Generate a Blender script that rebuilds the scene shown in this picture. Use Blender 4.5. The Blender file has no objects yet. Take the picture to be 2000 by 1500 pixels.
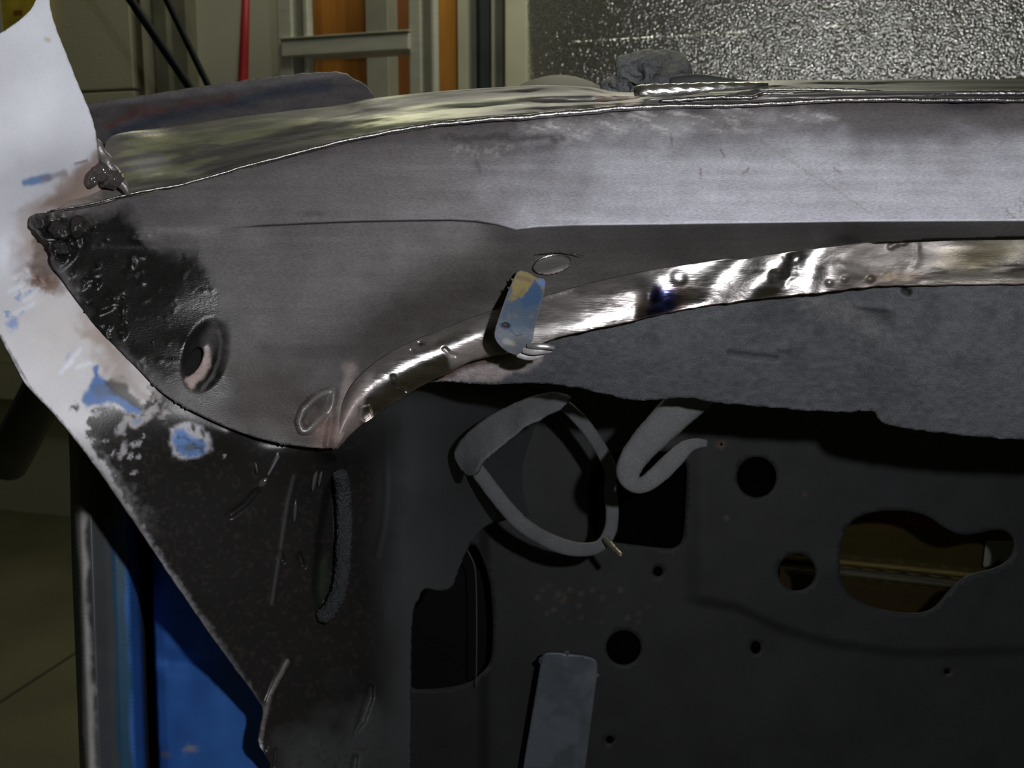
import bpy, math, random
import numpy as np
from mathutils import Vector, Matrix
from mathutils.geometry import delaunay_2d_cdt

random.seed(7)
scene = bpy.context.scene
col_main = scene.collection

# ------------------------------------------------------------------ camera
CAM_H = 0.95
PITCH = math.radians(9.0)
FPX = 2000 * 35 / 36.0
cam_d = bpy.data.cameras.new('camera')
cam_d.lens = 35
cam_d.sensor_width = 36
cam_d.sensor_fit = 'HORIZONTAL'
cam_d.clip_start = 0.01
cam_d.dof.use_dof = True
cam_d.dof.focus_distance = 0.54
cam_d.dof.aperture_fstop = 20
cam = bpy.data.objects.new('camera', cam_d)
col_main.objects.link(cam)
cam.location = (0, 0, CAM_H)
cam.rotation_euler = (math.pi / 2 - PITCH, 0, 0)
scene.camera = cam
CP = np.array([0, 0, CAM_H])
RT = np.array([1.0, 0, 0])
FW = np.array([0, math.cos(PITCH), -math.sin(PITCH)])
UP = np.array([0, math.sin(PITCH), math.cos(PITCH)])

# ------------------------------------------------------------------ world and lights
world = bpy.data.worlds.new('world')
scene.world = world
world.use_nodes = True
bg = world.node_tree.nodes['Background']
bg.inputs[0].default_value = (0.80, 0.80, 0.62, 1)
bg.inputs[1].default_value = 0.016

def add_light(name, kind, loc, energy, color, size=0.1, rot=(0, 0, 0), size_y=None):
    l = bpy.data.lights.new(name, kind)
    l.energy = energy
    l.color = color
    if kind == 'AREA':
        l.size = size
        if size_y:
            l.shape = 'RECTANGLE'
            l.size_y = size_y
    else:
        l.shadow_soft_size = size
    o = bpy.data.objects.new(name, l)
    col_main.objects.link(o)
    o.location = loc
    o.rotation_euler = rot
    return o

flash_p = CP + 0.105 * RT + 0.058 * UP
add_light('camera_flash', 'POINT', flash_p, 9.0, (0.97, 0.97, 1.0), 0.008)
add_light('ceiling_tube_lamp', 'AREA', (0.2, 2.0, 2.55), 17.0, (1.0, 0.985, 0.80), 1.3, (0, 0, 0), 0.25)

scene.view_settings.view_transform = 'Standard'
scene.view_settings.look = 'None'
scene.view_settings.gamma = 1
scene.view_settings.use_curve_mapping = False
scene.view_settings.exposure = 0.0

# ------------------------------------------------------------------ helpers
def P(px, py, d):
    px = np.asarray(px, float); py = np.asarray(py, float); d = np.asarray(d, float)
    a = (px - 1000) / FPX * d
    b = (750 - py) / FPX * d
    return CP + a[..., None] * RT + b[..., None] * UP + d[..., None] * FW

_tab = np.random.RandomState(3).rand(256, 256)
def vnoise(x, y):
    xi = np.floor(x).astype(int); yi = np.floor(y).astype(int)
    fx = x - xi; fy = y - yi
    fx = fx * fx * (3 - 2 * fx); fy = fy * fy * (3 - 2 * fy)
    a = _tab[xi & 255, yi & 255]; b = _tab[(xi + 1) & 255, yi & 255]
    c = _tab[xi & 255, (yi + 1) & 255]; d = _tab[(xi + 1) & 255, (yi + 1) & 255]
    return (a * (1 - fx) + b * fx) * (1 - fy) + (c * (1 - fx) + d * fx) * fy
def fbm(x, y, s, o=4, sy=None, seed=0):
    """fractal noise, about -1 .. 1"""
    sy = sy or s
    x = np.asarray(x, float) / s + seed * 17.3; y = np.asarray(y, float) / sy + seed * 9.1
    t = 0; amp = 1; tot = 0
    for k in range(o):
        t = t + amp * (vnoise(x, y) * 2 - 1); tot += amp
        x = x * 2.03 + 5.7; y = y * 2.03 + 3.1; amp *= 0.5
    return t / tot * 1.6
def ss(a, b, x):
    t = np.clip((np.asarray(x, float) - a) / (b - a), 0, 1)
    return t * t * (3 - 2 * t)
def inside(poly, x, y):
    poly = np.asarray(poly, float); r = np.zeros(np.shape(x), bool)
    n = len(poly); j = n - 1
    for i in range(n):
        xi, yi = poly[i]; xj, yj = poly[j]
        if yi != yj:
            c = ((yi > y) != (yj > y)) & (x < (xj - xi) * (y - yi) / (yj - yi) + xi)
            r ^= c
        j = i
    return r
def linedist(pl, x, y, closed=False):
    pl = np.asarray(pl, float); m = np.full(np.shape(x), 1e9)
    n = len(pl)
    for i in range(n if closed else n - 1):
        a = pl[i]; b = pl[(i + 1) % n]; ab = b - a; L = (ab ** 2).sum() + 1e-9
        t = np.clip(((x - a[0]) * ab[0] + (y - a[1]) * ab[1]) / L, 0, 1)
        m = np.minimum(m, np.hypot(x - a[0] - t * ab[0], y - a[1] - t * ab[1]))
    return m
def pmask(poly, x, y, soft=6, warp=0, s=30, seed=1):
    if warp:
        x = x + fbm(x, y, s, 4, seed=seed) * warp; y = y + fbm(x, y, s, 4, seed=seed + 5) * warp
    d = linedist(poly, x, y, True); d = np.where(inside(poly, x, y), -d, d)
    return 1 - ss(-soft, soft, d)
def lmask(pl, x, y, w, soft=2, warp=0, s=20, seed=2):
    if warp:
        x = x + fbm(x, y, s, 3, seed=seed) * warp; y = y + fbm(x, y, s, 3, seed=seed + 5) * warp
    return 1 - ss(w - soft, w + soft, linedist(pl, x, y))
def blob(x, y, cx, cy, rx, ry, ang=0, soft=0.3, warp=0, s=20, seed=3):
    if warp:
        x = x + fbm(x, y, s, 3, seed=seed) * warp; y = y + fbm(x, y, s, 3, seed=seed + 5) * warp
    a = math.radians(ang); c, sn = math.cos(a), math.sin(a)
    u = ((x - cx) * c + (y - cy) * sn) / rx; v = (-(x - cx) * sn + (y - cy) * c) / ry
    return 1 - ss(1 - soft, 1 + soft, np.hypot(u, v))
def tps(pts):
    pts = np.asarray(pts, float); X = pts[:, :2] / 500.0; n = len(X)
    def phi(r2):
        return np.where(r2 > 1e-12, r2 * np.log(np.maximum(r2, 1e-12)), 0)
    K = phi(((X[:, None] - X[None]) ** 2).sum(-1)) + np.eye(n) * 1e-4
    Q = np.c_[np.ones(n), X]
    A = np.block([[K, Q], [Q.T, np.zeros((3, 3))]])
    w = np.linalg.solve(A, np.r_[pts[:, 2], np.zeros(3)])
    def f(x, y):
        x = np.asarray(x, float) / 500; y = np.asarray(y, float) / 500
        r = w[n] + w[n + 1] * x + w[n + 2] * y
        for i in range(n):
            r = r + w[i] * phi((x - X[i, 0]) ** 2 + (y - X[i, 1]) ** 2)
        return r
    return f
def sinterp(x, xs, ys, sig=45):
    g = np.arange(-400, 2600, 5.0); v = np.interp(g, xs, ys)
    k = np.exp(-.5 * (np.arange(-30, 31) * 5.0 / sig) ** 2); k /= k.sum()
    v = np.convolve(np.pad(v, 30, 'edge'), k, 'valid')
    return np.interp(x, g, v)
def chaikin(pts, it=2, closed=True):
    p = np.asarray(pts, float)
    for _ in range(it):
        if closed:
            q = np.roll(p, -1, 0)
            p = np.stack([p * .75 + q * .25, p * .25 + q * .75], 1).reshape(-1, p.shape[1])
        else:
            q = np.stack([p[:-1] * .75 + p[1:] * .25, p[:-1] * .25 + p[1:] * .75], 1).reshape(-1, p.shape[1])
            p = np.vstack([p[:1], q, p[-1:]])
    return p
def resample(p, step, closed):
    p = np.asarray(p, float)
    if closed:
        p = np.vstack([p, p[:1]])
    s = np.r_[0, np.cumsum(np.hypot(*(np.diff(p[:, :2], axis=0).T)))]
    n = max(4, int(round(s[-1] / step)))
    t = np.linspace(0, s[-1], n + 1)
    r = np.stack([np.interp(t, s, p[:, k]) for k in range(p.shape[1])], 1)
    return r[:-1] if closed else r
def crom(p, n):
    """smooth curve through the points, n samples, any dimension"""
    p = np.asarray(p, float); m = len(p)
    q = np.vstack([2 * p[0] - p[1], p, 2 * p[-1] - p[-2]])
    seg = np.hypot(*np.diff(p[:, :2], axis=0).T); s = np.r_[0, np.cumsum(seg)]
    t = np.linspace(0, s[-1], n); i = np.clip(np.searchsorted(s, t, 'right') - 1, 0, m - 2)
    u = ((t - s[i]) / (s[i + 1] - s[i]))[:, None]
    a, b, c, d = q[i], q[i + 1], q[i + 2], q[i + 3]
    return .5 * (2 * b + (c - a) * u + (2 * a - 5 * b + 4 * c - d) * u ** 2 + (3 * b - a - 3 * c + d) * u ** 3)
def lin(*c):
    c = np.asarray(c, float) / 255.0
    return np.where(c <= .04045, c / 12.92, ((c + .055) / 1.055) ** 2.4)
def mix(a, b, m):
    m = np.asarray(m, float)
    if np.ndim(a) == 2 or np.size(b) == 3:
        return a * (1 - m[:, None]) + np.asarray(b) * m[:, None]
    return a * (1 - m) + b * m
class Paint:
    """colour, roughness and metal share of every vertex of a sheet"""
    def __init__(s, x, y, c, r=.55, m=0.0):
        n = len(x); s.x = x; s.y = y
        s.c = np.tile(np.asarray(c, float), (n, 1)); s.r = np.full(n, r); s.m = np.full(n, m)
    def put(s, mask, c=None, r=None, m=None):
        if c is not None: s.c = mix(s.c, c, mask)
        if r is not None: s.r = mix(s.r, r, mask)
        if m is not None: s.m = mix(s.m, m, mask)
        return s
    def vary(s, k, scale, o=4, sy=None, seed=0):
        s.c = s.c * np.clip(1 + k * fbm(s.x, s.y, scale, o, sy, seed), .05, 3)[:, None]; return s

# ------------------------------------------------------------------ materials
def new_mat(name):
    m = bpy.data.materials.new(name); m.use_nodes = True
    nt = m.node_tree
    return m, nt, nt.nodes['Principled BSDF']
def noise_bump(nt, b, scale, strength, dist=.001, stretch=None, detail=4):
    tc = nt.nodes.new('ShaderNodeTexCoord')
    mp = nt.nodes.new('ShaderNodeMapping')
    if stretch: mp.inputs['Scale'].default_value = stretch
    n = nt.nodes.new('ShaderNodeTexNoise'); n.inputs['Scale'].default_value = scale; n.inputs['Detail'].default_value = detail
    bp = nt.nodes.new('ShaderNodeBump'); bp.inputs['Strength'].default_value = strength; bp.inputs['Distance'].default_value = dist
    nt.links.new(tc.outputs['Object'], mp.inputs['Vector']); nt.links.new(mp.outputs['Vector'], n.inputs['Vector'])
    nt.links.new(n.outputs['Fac'], bp.inputs['Height']); nt.links.new(bp.outputs['Normal'], b.inputs['Normal'])
    return n, mp
def painted(name, scale=900, strength=.25, stretch=None, grain=.18, spec=.5, dist=.0006):
    """sheet-metal finish: colour and finish come from the sheet, grain from noise"""
    m, nt, b = new_mat(name)
    a = nt.nodes.new('ShaderNodeAttribute'); a.attribute_name = 'finish'
    f = nt.nodes.new('ShaderNodeAttribute'); f.attribute_name = 'gloss'
    sx = nt.nodes.new('ShaderNodeSeparateXYZ'); nt.links.new(f.outputs['Vector'], sx.inputs[0])
    nt.links.new(sx.outputs[0], b.inputs['Roughness']); nt.links.new(sx.outputs[1], b.inputs['Metallic'])
    n, mp = noise_bump(nt, b, scale, strength, dist, stretch)
    n2 = nt.nodes.new('ShaderNodeTexNoise'); n2.inputs['Scale'].default_value = 1500; n2.inputs['Detail'].default_value = 3
    nt.links.new(mp.outputs['Vector'], n2.inputs['Vector'])
    mr = nt.nodes.new('ShaderNodeMapRange'); mr.inputs['From Min'].default_value = .3; mr.inputs['From Max'].default_value = .7
    mr.inputs['To Min'].default_value = 1 - grain; mr.inputs['To Max'].default_value = 1 + grain
    nt.links.new(n2.outputs['Fac'], mr.inputs['Value'])
    mu = nt.nodes.new('ShaderNodeVectorMath'); mu.operation = 'SCALE'
    nt.links.new(a.outputs['Color'], mu.inputs[0]); nt.links.new(mr.outputs['Result'], mu.inputs['Scale'])
    nt.links.new(mu.outputs['Vector'], b.inputs['Base Color'])
    b.inputs['Specular IOR Level'].default_value = spec
    return m
def plain(name, c, rough=.6, metal=0, scale=200, strength=.2, vary=.15, dist=.001, stretch=None, spec=.5, vscale=12):
    m, nt, b = new_mat(name)
    b.inputs['Roughness'].default_value = rough; b.inputs['Metallic'].default_value = metal
    b.inputs['Specular IOR Level'].default_value = spec
    n, mp = noise_bump(nt, b, scale, strength, dist, stretch)
    n2 = nt.nodes.new('ShaderNodeTexNoise'); n2.inputs['Scale'].default_value = vscale; n2.inputs['Detail'].default_value = 6
    nt.links.new(mp.outputs['Vector'], n2.inputs['Vector'])
    r = nt.nodes.new('ShaderNodeValToRGB')
    c = np.asarray(c, float)
    r.color_ramp.elements[0].position = .3; r.color_ramp.elements[1].position = .7
    r.color_ramp.elements[0].color = (*np.clip(c * (1 - vary), 0, 1), 1); r.color_ramp.elements[1].color = (*np.clip(c * (1 + vary), 0, 1), 1)
    nt.links.new(n2.outputs['Fac'], r.inputs['Fac']); nt.links.new(r.outputs['Color'], b.inputs['Base Color'])
    return m

# ------------------------------------------------------------------ mesh builders
def obj(name, mesh, mat=None, parent=None, smooth=True):
    o = bpy.data.objects.new(name, mesh); col_main.objects.link(o)
    if mat: mesh.materials.append(mat)
    if parent:
        o.parent = parent
        o.matrix_parent_inverse = parent.matrix_world.inverted()
    if smooth:
        mesh.polygons.foreach_set('use_smooth', np.ones(len(mesh.polygons), bool))
    return o
def empty(name, loc):
    o = bpy.data.objects.new(name, None); col_main.objects.link(o); o.location = loc
    o.empty_display_size = .05
    o.matrix_world = Matrix.Translation(loc)
    return o
def tag(o, label, cat, group=None):
    o['label'] = label; o['category'] = cat
    if group: o['group'] = group
    return o
def struct(o, label=None, cat=None):
    o['kind'] = 'structure'
    if label: o['label'] = label
    if cat: o['category'] = cat
    return o
def set_paint(me, p):
    n = len(me.vertices)
    a = me.attributes.new('finish', 'FLOAT_COLOR', 'POINT')
    a.data.foreach_set('color', np.c_[np.clip(p.c, 0, 1), np.ones(n)].astype(np.float32).ravel())
    g = me.attributes.new('gloss', 'FLOAT_VECTOR', 'POINT')
    g.data.foreach_set('vector', np.c_[np.clip(p.r, .03, 1), np.clip(p.m, 0, 1), np.zeros(n)].astype(np.float32).ravel())
def mk(name, v, f, paint=None):
    me = bpy.data.meshes.new(name)
    me.from_pydata(np.asarray(v, float).tolist(), [], [tuple(int(i) for i in q) for q in f])
    me.update()
    if paint is not None: set_paint(me, paint)
    return me
def thicken(o, t):
    if t:
        m = o.modifiers.new('gauge', 'SOLIDIFY'); m.thickness = t; m.offset = -1.0
    return o
def sheet(name, outline, depth, mat, parent=None, paint=None, step=5, holes=(), breaks=(), thick=.0012, rounds=2, jag=0, jscale=12):
    """a sheet of metal cut to an outline (with holes), bent to depth(x, y)"""
    out = resample(chaikin(outline, rounds) if rounds else outline, step, True)
    if jag:
        out[:, 0] += fbm(out[:, 0], out[:, 1], jscale, 3, seed=4) * jag
        out[:, 1] += fbm(out[:, 0], out[:, 1], jscale, 3, seed=8) * jag
    hs = [resample(chaikin(h, 2), max(2.0, step * .6), True) for h in holes]
    bs = [resample(b, step, False) for b in breaks]
    pts = [out] + hs + bs
    edges = []; k = 0
    for q, cl in [(out, 1)] + [(h, 1) for h in hs] + [(b, 0) for b in bs]:
        n = len(q); edges += [(k + i, k + (i + 1) % n) for i in range(n if cl else n - 1)]; k += n
    bpts = np.vstack(pts)
    x0, y0 = out.min(0); x1, y1 = out.max(0)
    gx, gy = np.meshgrid(np.arange(x0, x1, step), np.arange(y0, y1, step * .866))
    gx = gx + (np.arange(gx.shape[0]) % 2)[:, None] * step * .5
    gx = gx.ravel(); gy = gy.ravel()
    ok = inside(out, gx, gy)
    for h in hs: ok &= ~inside(h, gx, gy)
    gx, gy = gx[ok], gy[ok]
    # drop grid points too near to the constraint points (hash grid)
    cell = step; near = {}
    for bx, by in bpts: near.setdefault((int(bx // cell), int(by // cell)), []).append((bx, by))
    keep = []
    for i in range(len(gx)):
        cx, cy = int(gx[i] // cell), int(gy[i] // cell); good = True
        for a in (-1, 0, 1):
            for b in (-1, 0, 1):
                for q in near.get((cx + a, cy + b), ()):
                    if (q[0] - gx[i]) ** 2 + (q[1] - gy[i]) ** 2 < (.5 * step) ** 2: good = False; break
                if not good: break
            if not good: break
        if good: keep.append(i)
    allp = np.vstack([bpts, np.c_[gx[keep], gy[keep]]])
    r = delaunay_2d_cdt([Vector(p) for p in allp], edges, [], 0, 1e-4)
    v2 = np.array([tuple(v) for v in r[0]]); F = np.array([list(f) for f in r[2]])
    c = v2[F].mean(1); ok = inside(out, c[:, 0], c[:, 1])
    for h in hs: ok &= ~inside(h, c[:, 0], c[:, 1])
    F = F[ok]
    used = np.unique(F); mp = -np.ones(len(v2), int); mp[used] = np.arange(len(used)); v2 = v2[used]; F = mp[F]
    x, y = v2[:, 0], v2[:, 1]
    V = P(x, y, depth(x, y))
    nrm = np.cross(V[F[:, 1]] - V[F[:, 0]], V[F[:, 2]] - V[F[:, 0]]); ctr = V[F].mean(1) - CP
    flip = (nrm * ctr).sum(1) > 0
    F[flip] = F[flip][:, ::-1]
    me = mk(name, V, F, paint(x, y) if paint else None)
    return thicken(obj(name, me, mat, parent), thick)
def strip(name, A, B, nu, nv, depth, mat, parent=None, paint=None, thick=.0012, wob=None):
    """a long strip between two paired edge curves A and B (x, y); depth(u, v, x, y)"""
    a = crom(np.c_[A, np.arange(len(A))][:, :2], nu); 
    # keep the pairing: sample both by the same parameter
    def par(Q):
        Q = np.asarray(Q, float); m = len(Q); q = np.vstack([2 * Q[0] - Q[1], Q, 2 * Q[-1] - Q[-2]])
        t = np.linspace(0, m - 1, nu); i = np.clip(t.astype(int), 0, m - 2); u = (t - i)[:, None]
        p0, p1, p2, p3 = q[i], q[i + 1], q[i + 2], q[i + 3]
        return .5 * (2 * p1 + (p2 - p0) * u + (2 * p0 - 5 * p1 + 4 * p2 - p3) * u ** 2 + (3 * p1 - p0 - 3 * p2 + p3) * u ** 3)
    a, b = par(A), par(B)
    v = np.linspace(0, 1, nv)[None, :, None]
    g = a[:, None] * (1 - v) + b[:, None] * v
    x = g[..., 0].ravel(); y = g[..., 1].ravel()
    uu = np.repeat(np.linspace(0, 1, nu), nv); vv = np.tile(np.linspace(0, 1, nv), nu)
    if wob is not None:
        dx, dy = wob(uu, vv, x, y); x = x + dx; y = y + dy
    V = P(x, y, depth(uu, vv, x, y))
    i = np.arange(nu - 1)[:, None] * nv + np.arange(nv - 1)[None]
    F = np.stack([i, i + 1, i + nv + 1, i + nv], -1).reshape(-1, 4)
    nrm = np.cross(V[F[:, 1]] - V[F[:, 0]], V[F[:, 2]] - V[F[:, 0]]); ctr = V[F].mean(1) - CP
    if ((nrm * ctr).sum(1) > 0).mean() > .5: F = F[:, ::-1]
    me = mk(name, V, F, paint(uu, vv, x, y) if paint else None)
    return thicken(obj(name, me, mat, parent), thick)
def sweep(name, path, mat, parent=None, n=60, ns=14, flat=1.0, power=2.0, bumps=None, paint=None):
    path = np.array(path, float)
    if name in ('folded_bar', 'weld_ridge', 'sealer_strip'): path[:, 2] += bow(path[:, 0])
    """a bar along path rows (x, y, depth, half width in px); flat = thickness / width"""
    p = crom(path, n)
    c = P(p[:, 0], p[:, 1], p[:, 2]); r = p[:, 3] * p[:, 2] / FPX
    t = np.gradient(c, axis=0); t /= np.linalg.norm(t, axis=1)[:, None]
    s = np.cross(t, np.tile(FW, (n, 1))); s /= np.linalg.norm(s, axis=1)[:, None]
    w = np.cross(s, t)
    th = np.linspace(0, 2 * np.pi, ns, endpoint=False)
    ct = np.sign(np.cos(th)) * np.abs(np.cos(th)) ** (2 / power); st = np.sign(np.sin(th)) * np.abs(np.sin(th)) ** (2 / power)
    rr = np.ones((n, ns))
    if bumps: rr = bumps(np.repeat(np.arange(n), ns).reshape(n, ns), np.tile(th, (n, 1)))
    V = c[:, None] + (r[:, None] * rr)[..., None] * (ct[None, :, None] * s[:, None] + flat * st[None, :, None] * w[:, None])
    V = V.reshape(-1, 3)
    F = []
    for i in range(n - 1):
        for j in range(ns):
            F.append((i * ns + j, i * ns + (j + 1) % ns, (i + 1) * ns + (j + 1) % ns, (i + 1) * ns + j))
    # rounded ends
    e0 = c[0] - t[0] * r[0] * min(flat, 1) * .6; e1 = c[-1] + t[-1] * r[-1] * min(flat, 1) * .6
    V = np.vstack([V, e0, e1]); k = n * ns
    for j in range(ns):
        F.append((k, (j + 1) % ns, j)); F.append((k + 1, (n - 1) * ns + j, (n - 1) * ns + (j + 1) % ns))
    pt = None
    if paint:
        xs = np.r_[np.repeat(p[:, 0], ns), p[0, 0], p[-1, 0]]; ys = np.r_[np.repeat(p[:, 1], ns), p[0, 1], p[-1, 1]]
        pt = paint(xs, ys)
    me = mk(name, V, F, pt)
    o = obj(name, me, mat, parent)
    return o
def lump(name, cx, cy, d, rx, ry, rz, mat, parent=None, seed=0, rough=.25, n=24, ang=0):
    """an uneven lump of weld or filler, half sizes rx, ry in px and rz in m"""
    th = np.linspace(0, np.pi, n); ph = np.linspace(0, 2 * np.pi, 2 * n, endpoint=False)
    T, H = np.meshgrid(th, ph, indexing='ij')
    X = np.sin(T) * np.cos(H); Y = np.sin(T) * np.sin(H); Z = np.cos(T)
    k = 1 + rough * (fbm(X * 40 + 100 + seed * 31, Y * 40 + Z * 33 + seed * 11, 34, 2) * .7 + .2 * fbm(X * 40 + 30, Z * 40 + Y * 20 + seed * 7, 16, 2))
    X, Y, Z = X * k, Y * k, Z * k
    a = math.radians(ang)
    px = cx + rx * X * math.cos(a) - ry * Y * math.sin(a); py = cy + rx * X * math.sin(a) + ry * Y * math.cos(a)
    V = P(px.ravel(), py.ravel(), (d + rz * Z).ravel())
    m = 2 * n; F = []
    for i in range(n - 1):
        for j in range(m):
            F.append((i * m + j, i * m + (j + 1) % m, (i + 1) * m + (j + 1) % m, (i + 1) * m + j))
    return obj(name, mk(name, V, F), mat, parent)
def prism(name, corners, mat, parent=None, bevel=0.0, smooth=False):
    """eight corners (bottom four, top four) as a solid"""
    F = [(0, 3, 2, 1), (4, 5, 6, 7), (0, 1, 5, 4), (1, 2, 6, 5), (2, 3, 7, 6), (3, 0, 4, 7)]
    o = obj(name, mk(name, corners, F), mat, parent, smooth)
    if bevel:
        b = o.modifiers.new('edge', 'BEVEL'); b.width = bevel; b.segments = 2
    return o

# ------------------------------------------------------------------ the garage
YAW = math.radians(18.0)
WN = np.array([-math.sin(YAW), -math.cos(YAW), 0]); WA = np.array([math.cos(YAW), -math.sin(YAW), 0])
def ray(px, py): return FW + (px - 1000) / FPX * RT + (750 - py) / FPX * UP
_r = ray(70, 1002); _f = CP + _r * (CAM_H / -_r[2]); WD = float(-(_f @ WN))
def wallhit(px, py, off=0.0):
    r = ray(px, py); t = (WD - off) / -(r @ WN); p = CP + r * t
    return float(p @ WA), float(p[2])
def WP(u, z, off): return -WN * (WD - off) + WA * u + np.array([0, 0, z])
def wbox(name, u0, u1, z0, z1, o0, o1, mat, parent=None, bevel=0.002, lean=0.0, tilt=0.0):
    """box standing against the back wall: u along it, z up, o0..o1 off it"""
    c = []
    for z in (z0, z1):
        sh = lean * (z - z0); q = tilt * (z + .1)
        c += [WP(u0 + sh, z, o0 + q), WP(u1 + sh, z, o0 + q), WP(u1 + sh, z, o1 + q), WP(u0 + sh, z, o1 + q)]
    return prism(name, c, mat, parent, bevel)

m_floor = plain('concrete_floor', (.105, .10, .055), .75, 0, 120, .3, .18, .002, vscale=4)
m_wall = plain('cream_wall_paint', (.52, .51, .40), .8, 0, 200, .1, .05, vscale=3)
m_ceil = plain('ceiling_board', (.70, .70, .56), .9, 0, 200, .1, .05)
m_dark = plain('dark_blue_grey', (.035, .045, .05), .7, 0, 200, .2, .2)
m_joint = plain('floor_joint_filler', (.03, .03, .02), .9)

def quad(name, pts, mat):
    me = mk(name, pts, [(0, 1, 2, 3)]); return obj(name, me, mat, None, False)
fl = struct(quad('floor', [(-5, -3, 0), (5, -3, 0), (5, 6, 0), (-5, 6, 0)], m_floor), 'dull olive concrete floor with dark joints', 'floor')
struct(quad('ceiling', [(-5, 6, 2.7), (5, 6, 2.7), (5, -3, 2.7), (-5, -3, 2.7)], m_ceil), 'plain pale ceiling', 'ceiling')
wb = struct(prism('wall_back', [*(WP(u, 0, o) for u, o in ((-5, -.12), (5, -.12), (5, 0), (-5, 0))), *(WP(u, 2.7, o) for u, o in ((-5, -.12), (5, -.12), (5, 0), (-5, 0)))], m_wall), 'cream painted back wall of the garage', 'wall')
# floor joints
def floorpt(px, py):
    r = ray(px, py); return CP + r * (CAM_H / -r[2])
def joint(p0, p1, w, name='floor_joint'):
    a = floorpt(*p0); b = floorpt(*p1); t = (b - a) / np.linalg.norm(b - a); a = a - t * .6; b = b + t * 1.0
    s = np.array([-t[1], t[0], 0]) * w
    lo, hi = np.array([0, 0, -.004]), np.array([0, 0, .0012])
    return prism(name, [a - s + lo, b - s + lo, b + s + lo, a + s + lo, a - s + hi, b - s + hi, b + s + hi, a + s + hi], m_joint, fl)
joint((0, 1372), (140, 1281), .004)

# stucco-embossed steel garage doors
def stucco(name, c, rough, metal, bs):
    m, nt, b = new_mat(name)
    b.inputs['Roughness'].default_value = rough; b.inputs['Metallic'].default_value = metal
    b.inputs['Base Color'].default_value = (*c, 1)
    tc = nt.nodes.new('ShaderNodeTexCoord')
    v = nt.nodes.new('ShaderNodeTexVoronoi'); v.inputs['Scale'].default_value = 200; v.feature = 'F1'
    n = nt.nodes.new('ShaderNodeTexNoise'); n.inputs['Scale'].default_value = 260; n.inputs['Detail'].default_value = 1
    sq = nt.nodes.new('ShaderNodeMath'); sq.operation = 'POWER'; sq.inputs[1].default_value = 2.0
    sc = nt.nodes.new('ShaderNodeMath'); sc.operation = 'MULTIPLY'; sc.inputs[1].default_value = .2
    ad = nt.nodes.new('ShaderNodeMath'); ad.operation = 'SUBTRACT'
    bp = nt.nodes.new('ShaderNodeBump'); bp.inputs['Strength'].default_value = bs; bp.inputs['Distance'].default_value = .0016
    nt.links.new(tc.outputs['Object'], v.inputs['Vector']); nt.links.new(tc.outputs['Object'], n.inputs['Vector'])
    nt.links.new(v.outputs['Distance'], sq.inputs[0]); nt.links.new(n.outputs['Fac'], sc.inputs[0])
    nt.links.new(sc.outputs[0], ad.inputs[0]); nt.links.new(sq.outputs[0], ad.inputs[1])
    nt.links.new(ad.outputs[0], bp.inputs['Height']); nt.links.new(bp.outputs['Normal'], b.inputs['Normal'])
    return m
m_stucco = stucco('embossed_door_steel', (.92, .92, .86), .16, .96, .58)
m_stucco2 = stucco('dull_door_paint', (.55, .53, .38), .6, 0, .4)
def garage_door(n, u0, u1, pz, label, m_stucco, tilt=0.0):
    d = empty('door_%d' % n, Vector(WP((u0 + u1) / 2, 0, 0.02)))
    struct(d, label, 'garage door')
    h = .48; z = pz - h * 2
    while z < 2.2:
        za, zb = max(z, .01), z + h - .006
        if zb > .05:
            s = wbox('door_section', u0, u1, za, zb, .0, .045, m_stucco, d, .004, 0.0, tilt)
            if zb - za > .3:
                # embossed rectangles: a thin raised rim on each
                uu = u0 + .10
                while uu + .46 < u1:
                    for (a, b, c, e) in ((uu, uu + .46, za + .12, za + .132), (uu, uu + .46, zb - .132, zb - .12), (uu, uu + .010, za + .12, zb - .12), (uu + .45, uu + .46, za + .12, zb - .12)):
                        wbox('embossed_rim', a, b, c, e, .04, .0456, m_stucco, s, .0005, 0.0, tilt)
                    uu += .56
        z += h
    return d
uR = wallhit(1030, 90, .115)[0]
zem = wallhit(1110, 100)[1]
garage_door(1, uR, uR + 2.4, zem - .132, 'embossed steel garage door glittering in the flash above the rail', m_stucco, .055)
uL = wallhit(276, 90)[0]
garage_door(2, uL - 2.2, uL, wallhit(210, 180)[1], 'dull olive embossed garage door beside the white pillar', m_stucco2)

# strips of the pier between the doors
def pier(n, x0, x1, o1, mat, o0=0.0, z1=2.3):
    u0 = wallhit(x0, 90, o1)[0]; u1 = wallhit(x1, 90, o1)[0]
    o = wbox('trim_%d' % n, u0, u1, 0, z1, o0, o1, mat, None, .003)
    return struct(o)
m_jamb = plain('pale_door_jamb', (.50, .49, .36), .7, 0, 200, .1, .08)
m_jambd = plain('dark_grey_jamb', (.17, .17, .12), .7, 0, 200, .2, .25)
m_track = plain('galvanised_track', (.20, .22, .20), .4, .5, 200, .2, .2)
struct(pier(1, 277, 300, .06, m_jamb), 'pale jamb strip right of the olive door', 'trim')
struct(pier(2, 300, 328, .07, m_jambd), 'grey jamb strip behind the black rods', 'trim')
struct(pier(3, 328, 366, .05, m_jambd), 'dark brown jamb strip behind the thinner black rod', 'trim')
struct(pier(4, 893, 914, .07, m_jamb), 'narrow cream jamb strip right of the last plywood board', 'trim')
struct(pier(5, 918, 930, .05, m_track), 'dark galvanised track strip beside the cream jamb', 'trim')
struct(pier(6, 936, 955, .08, m_dark), 'blue-black strip between the tracks', 'trim')
struct(pier(7, 958, 966, .06, m_jamb), 'thin tan strip between two dark grooves', 'trim')
struct(pier(8, 968, 981, .04, m_track), 'thin grey track strip next to the cream post', 'trim')
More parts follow.
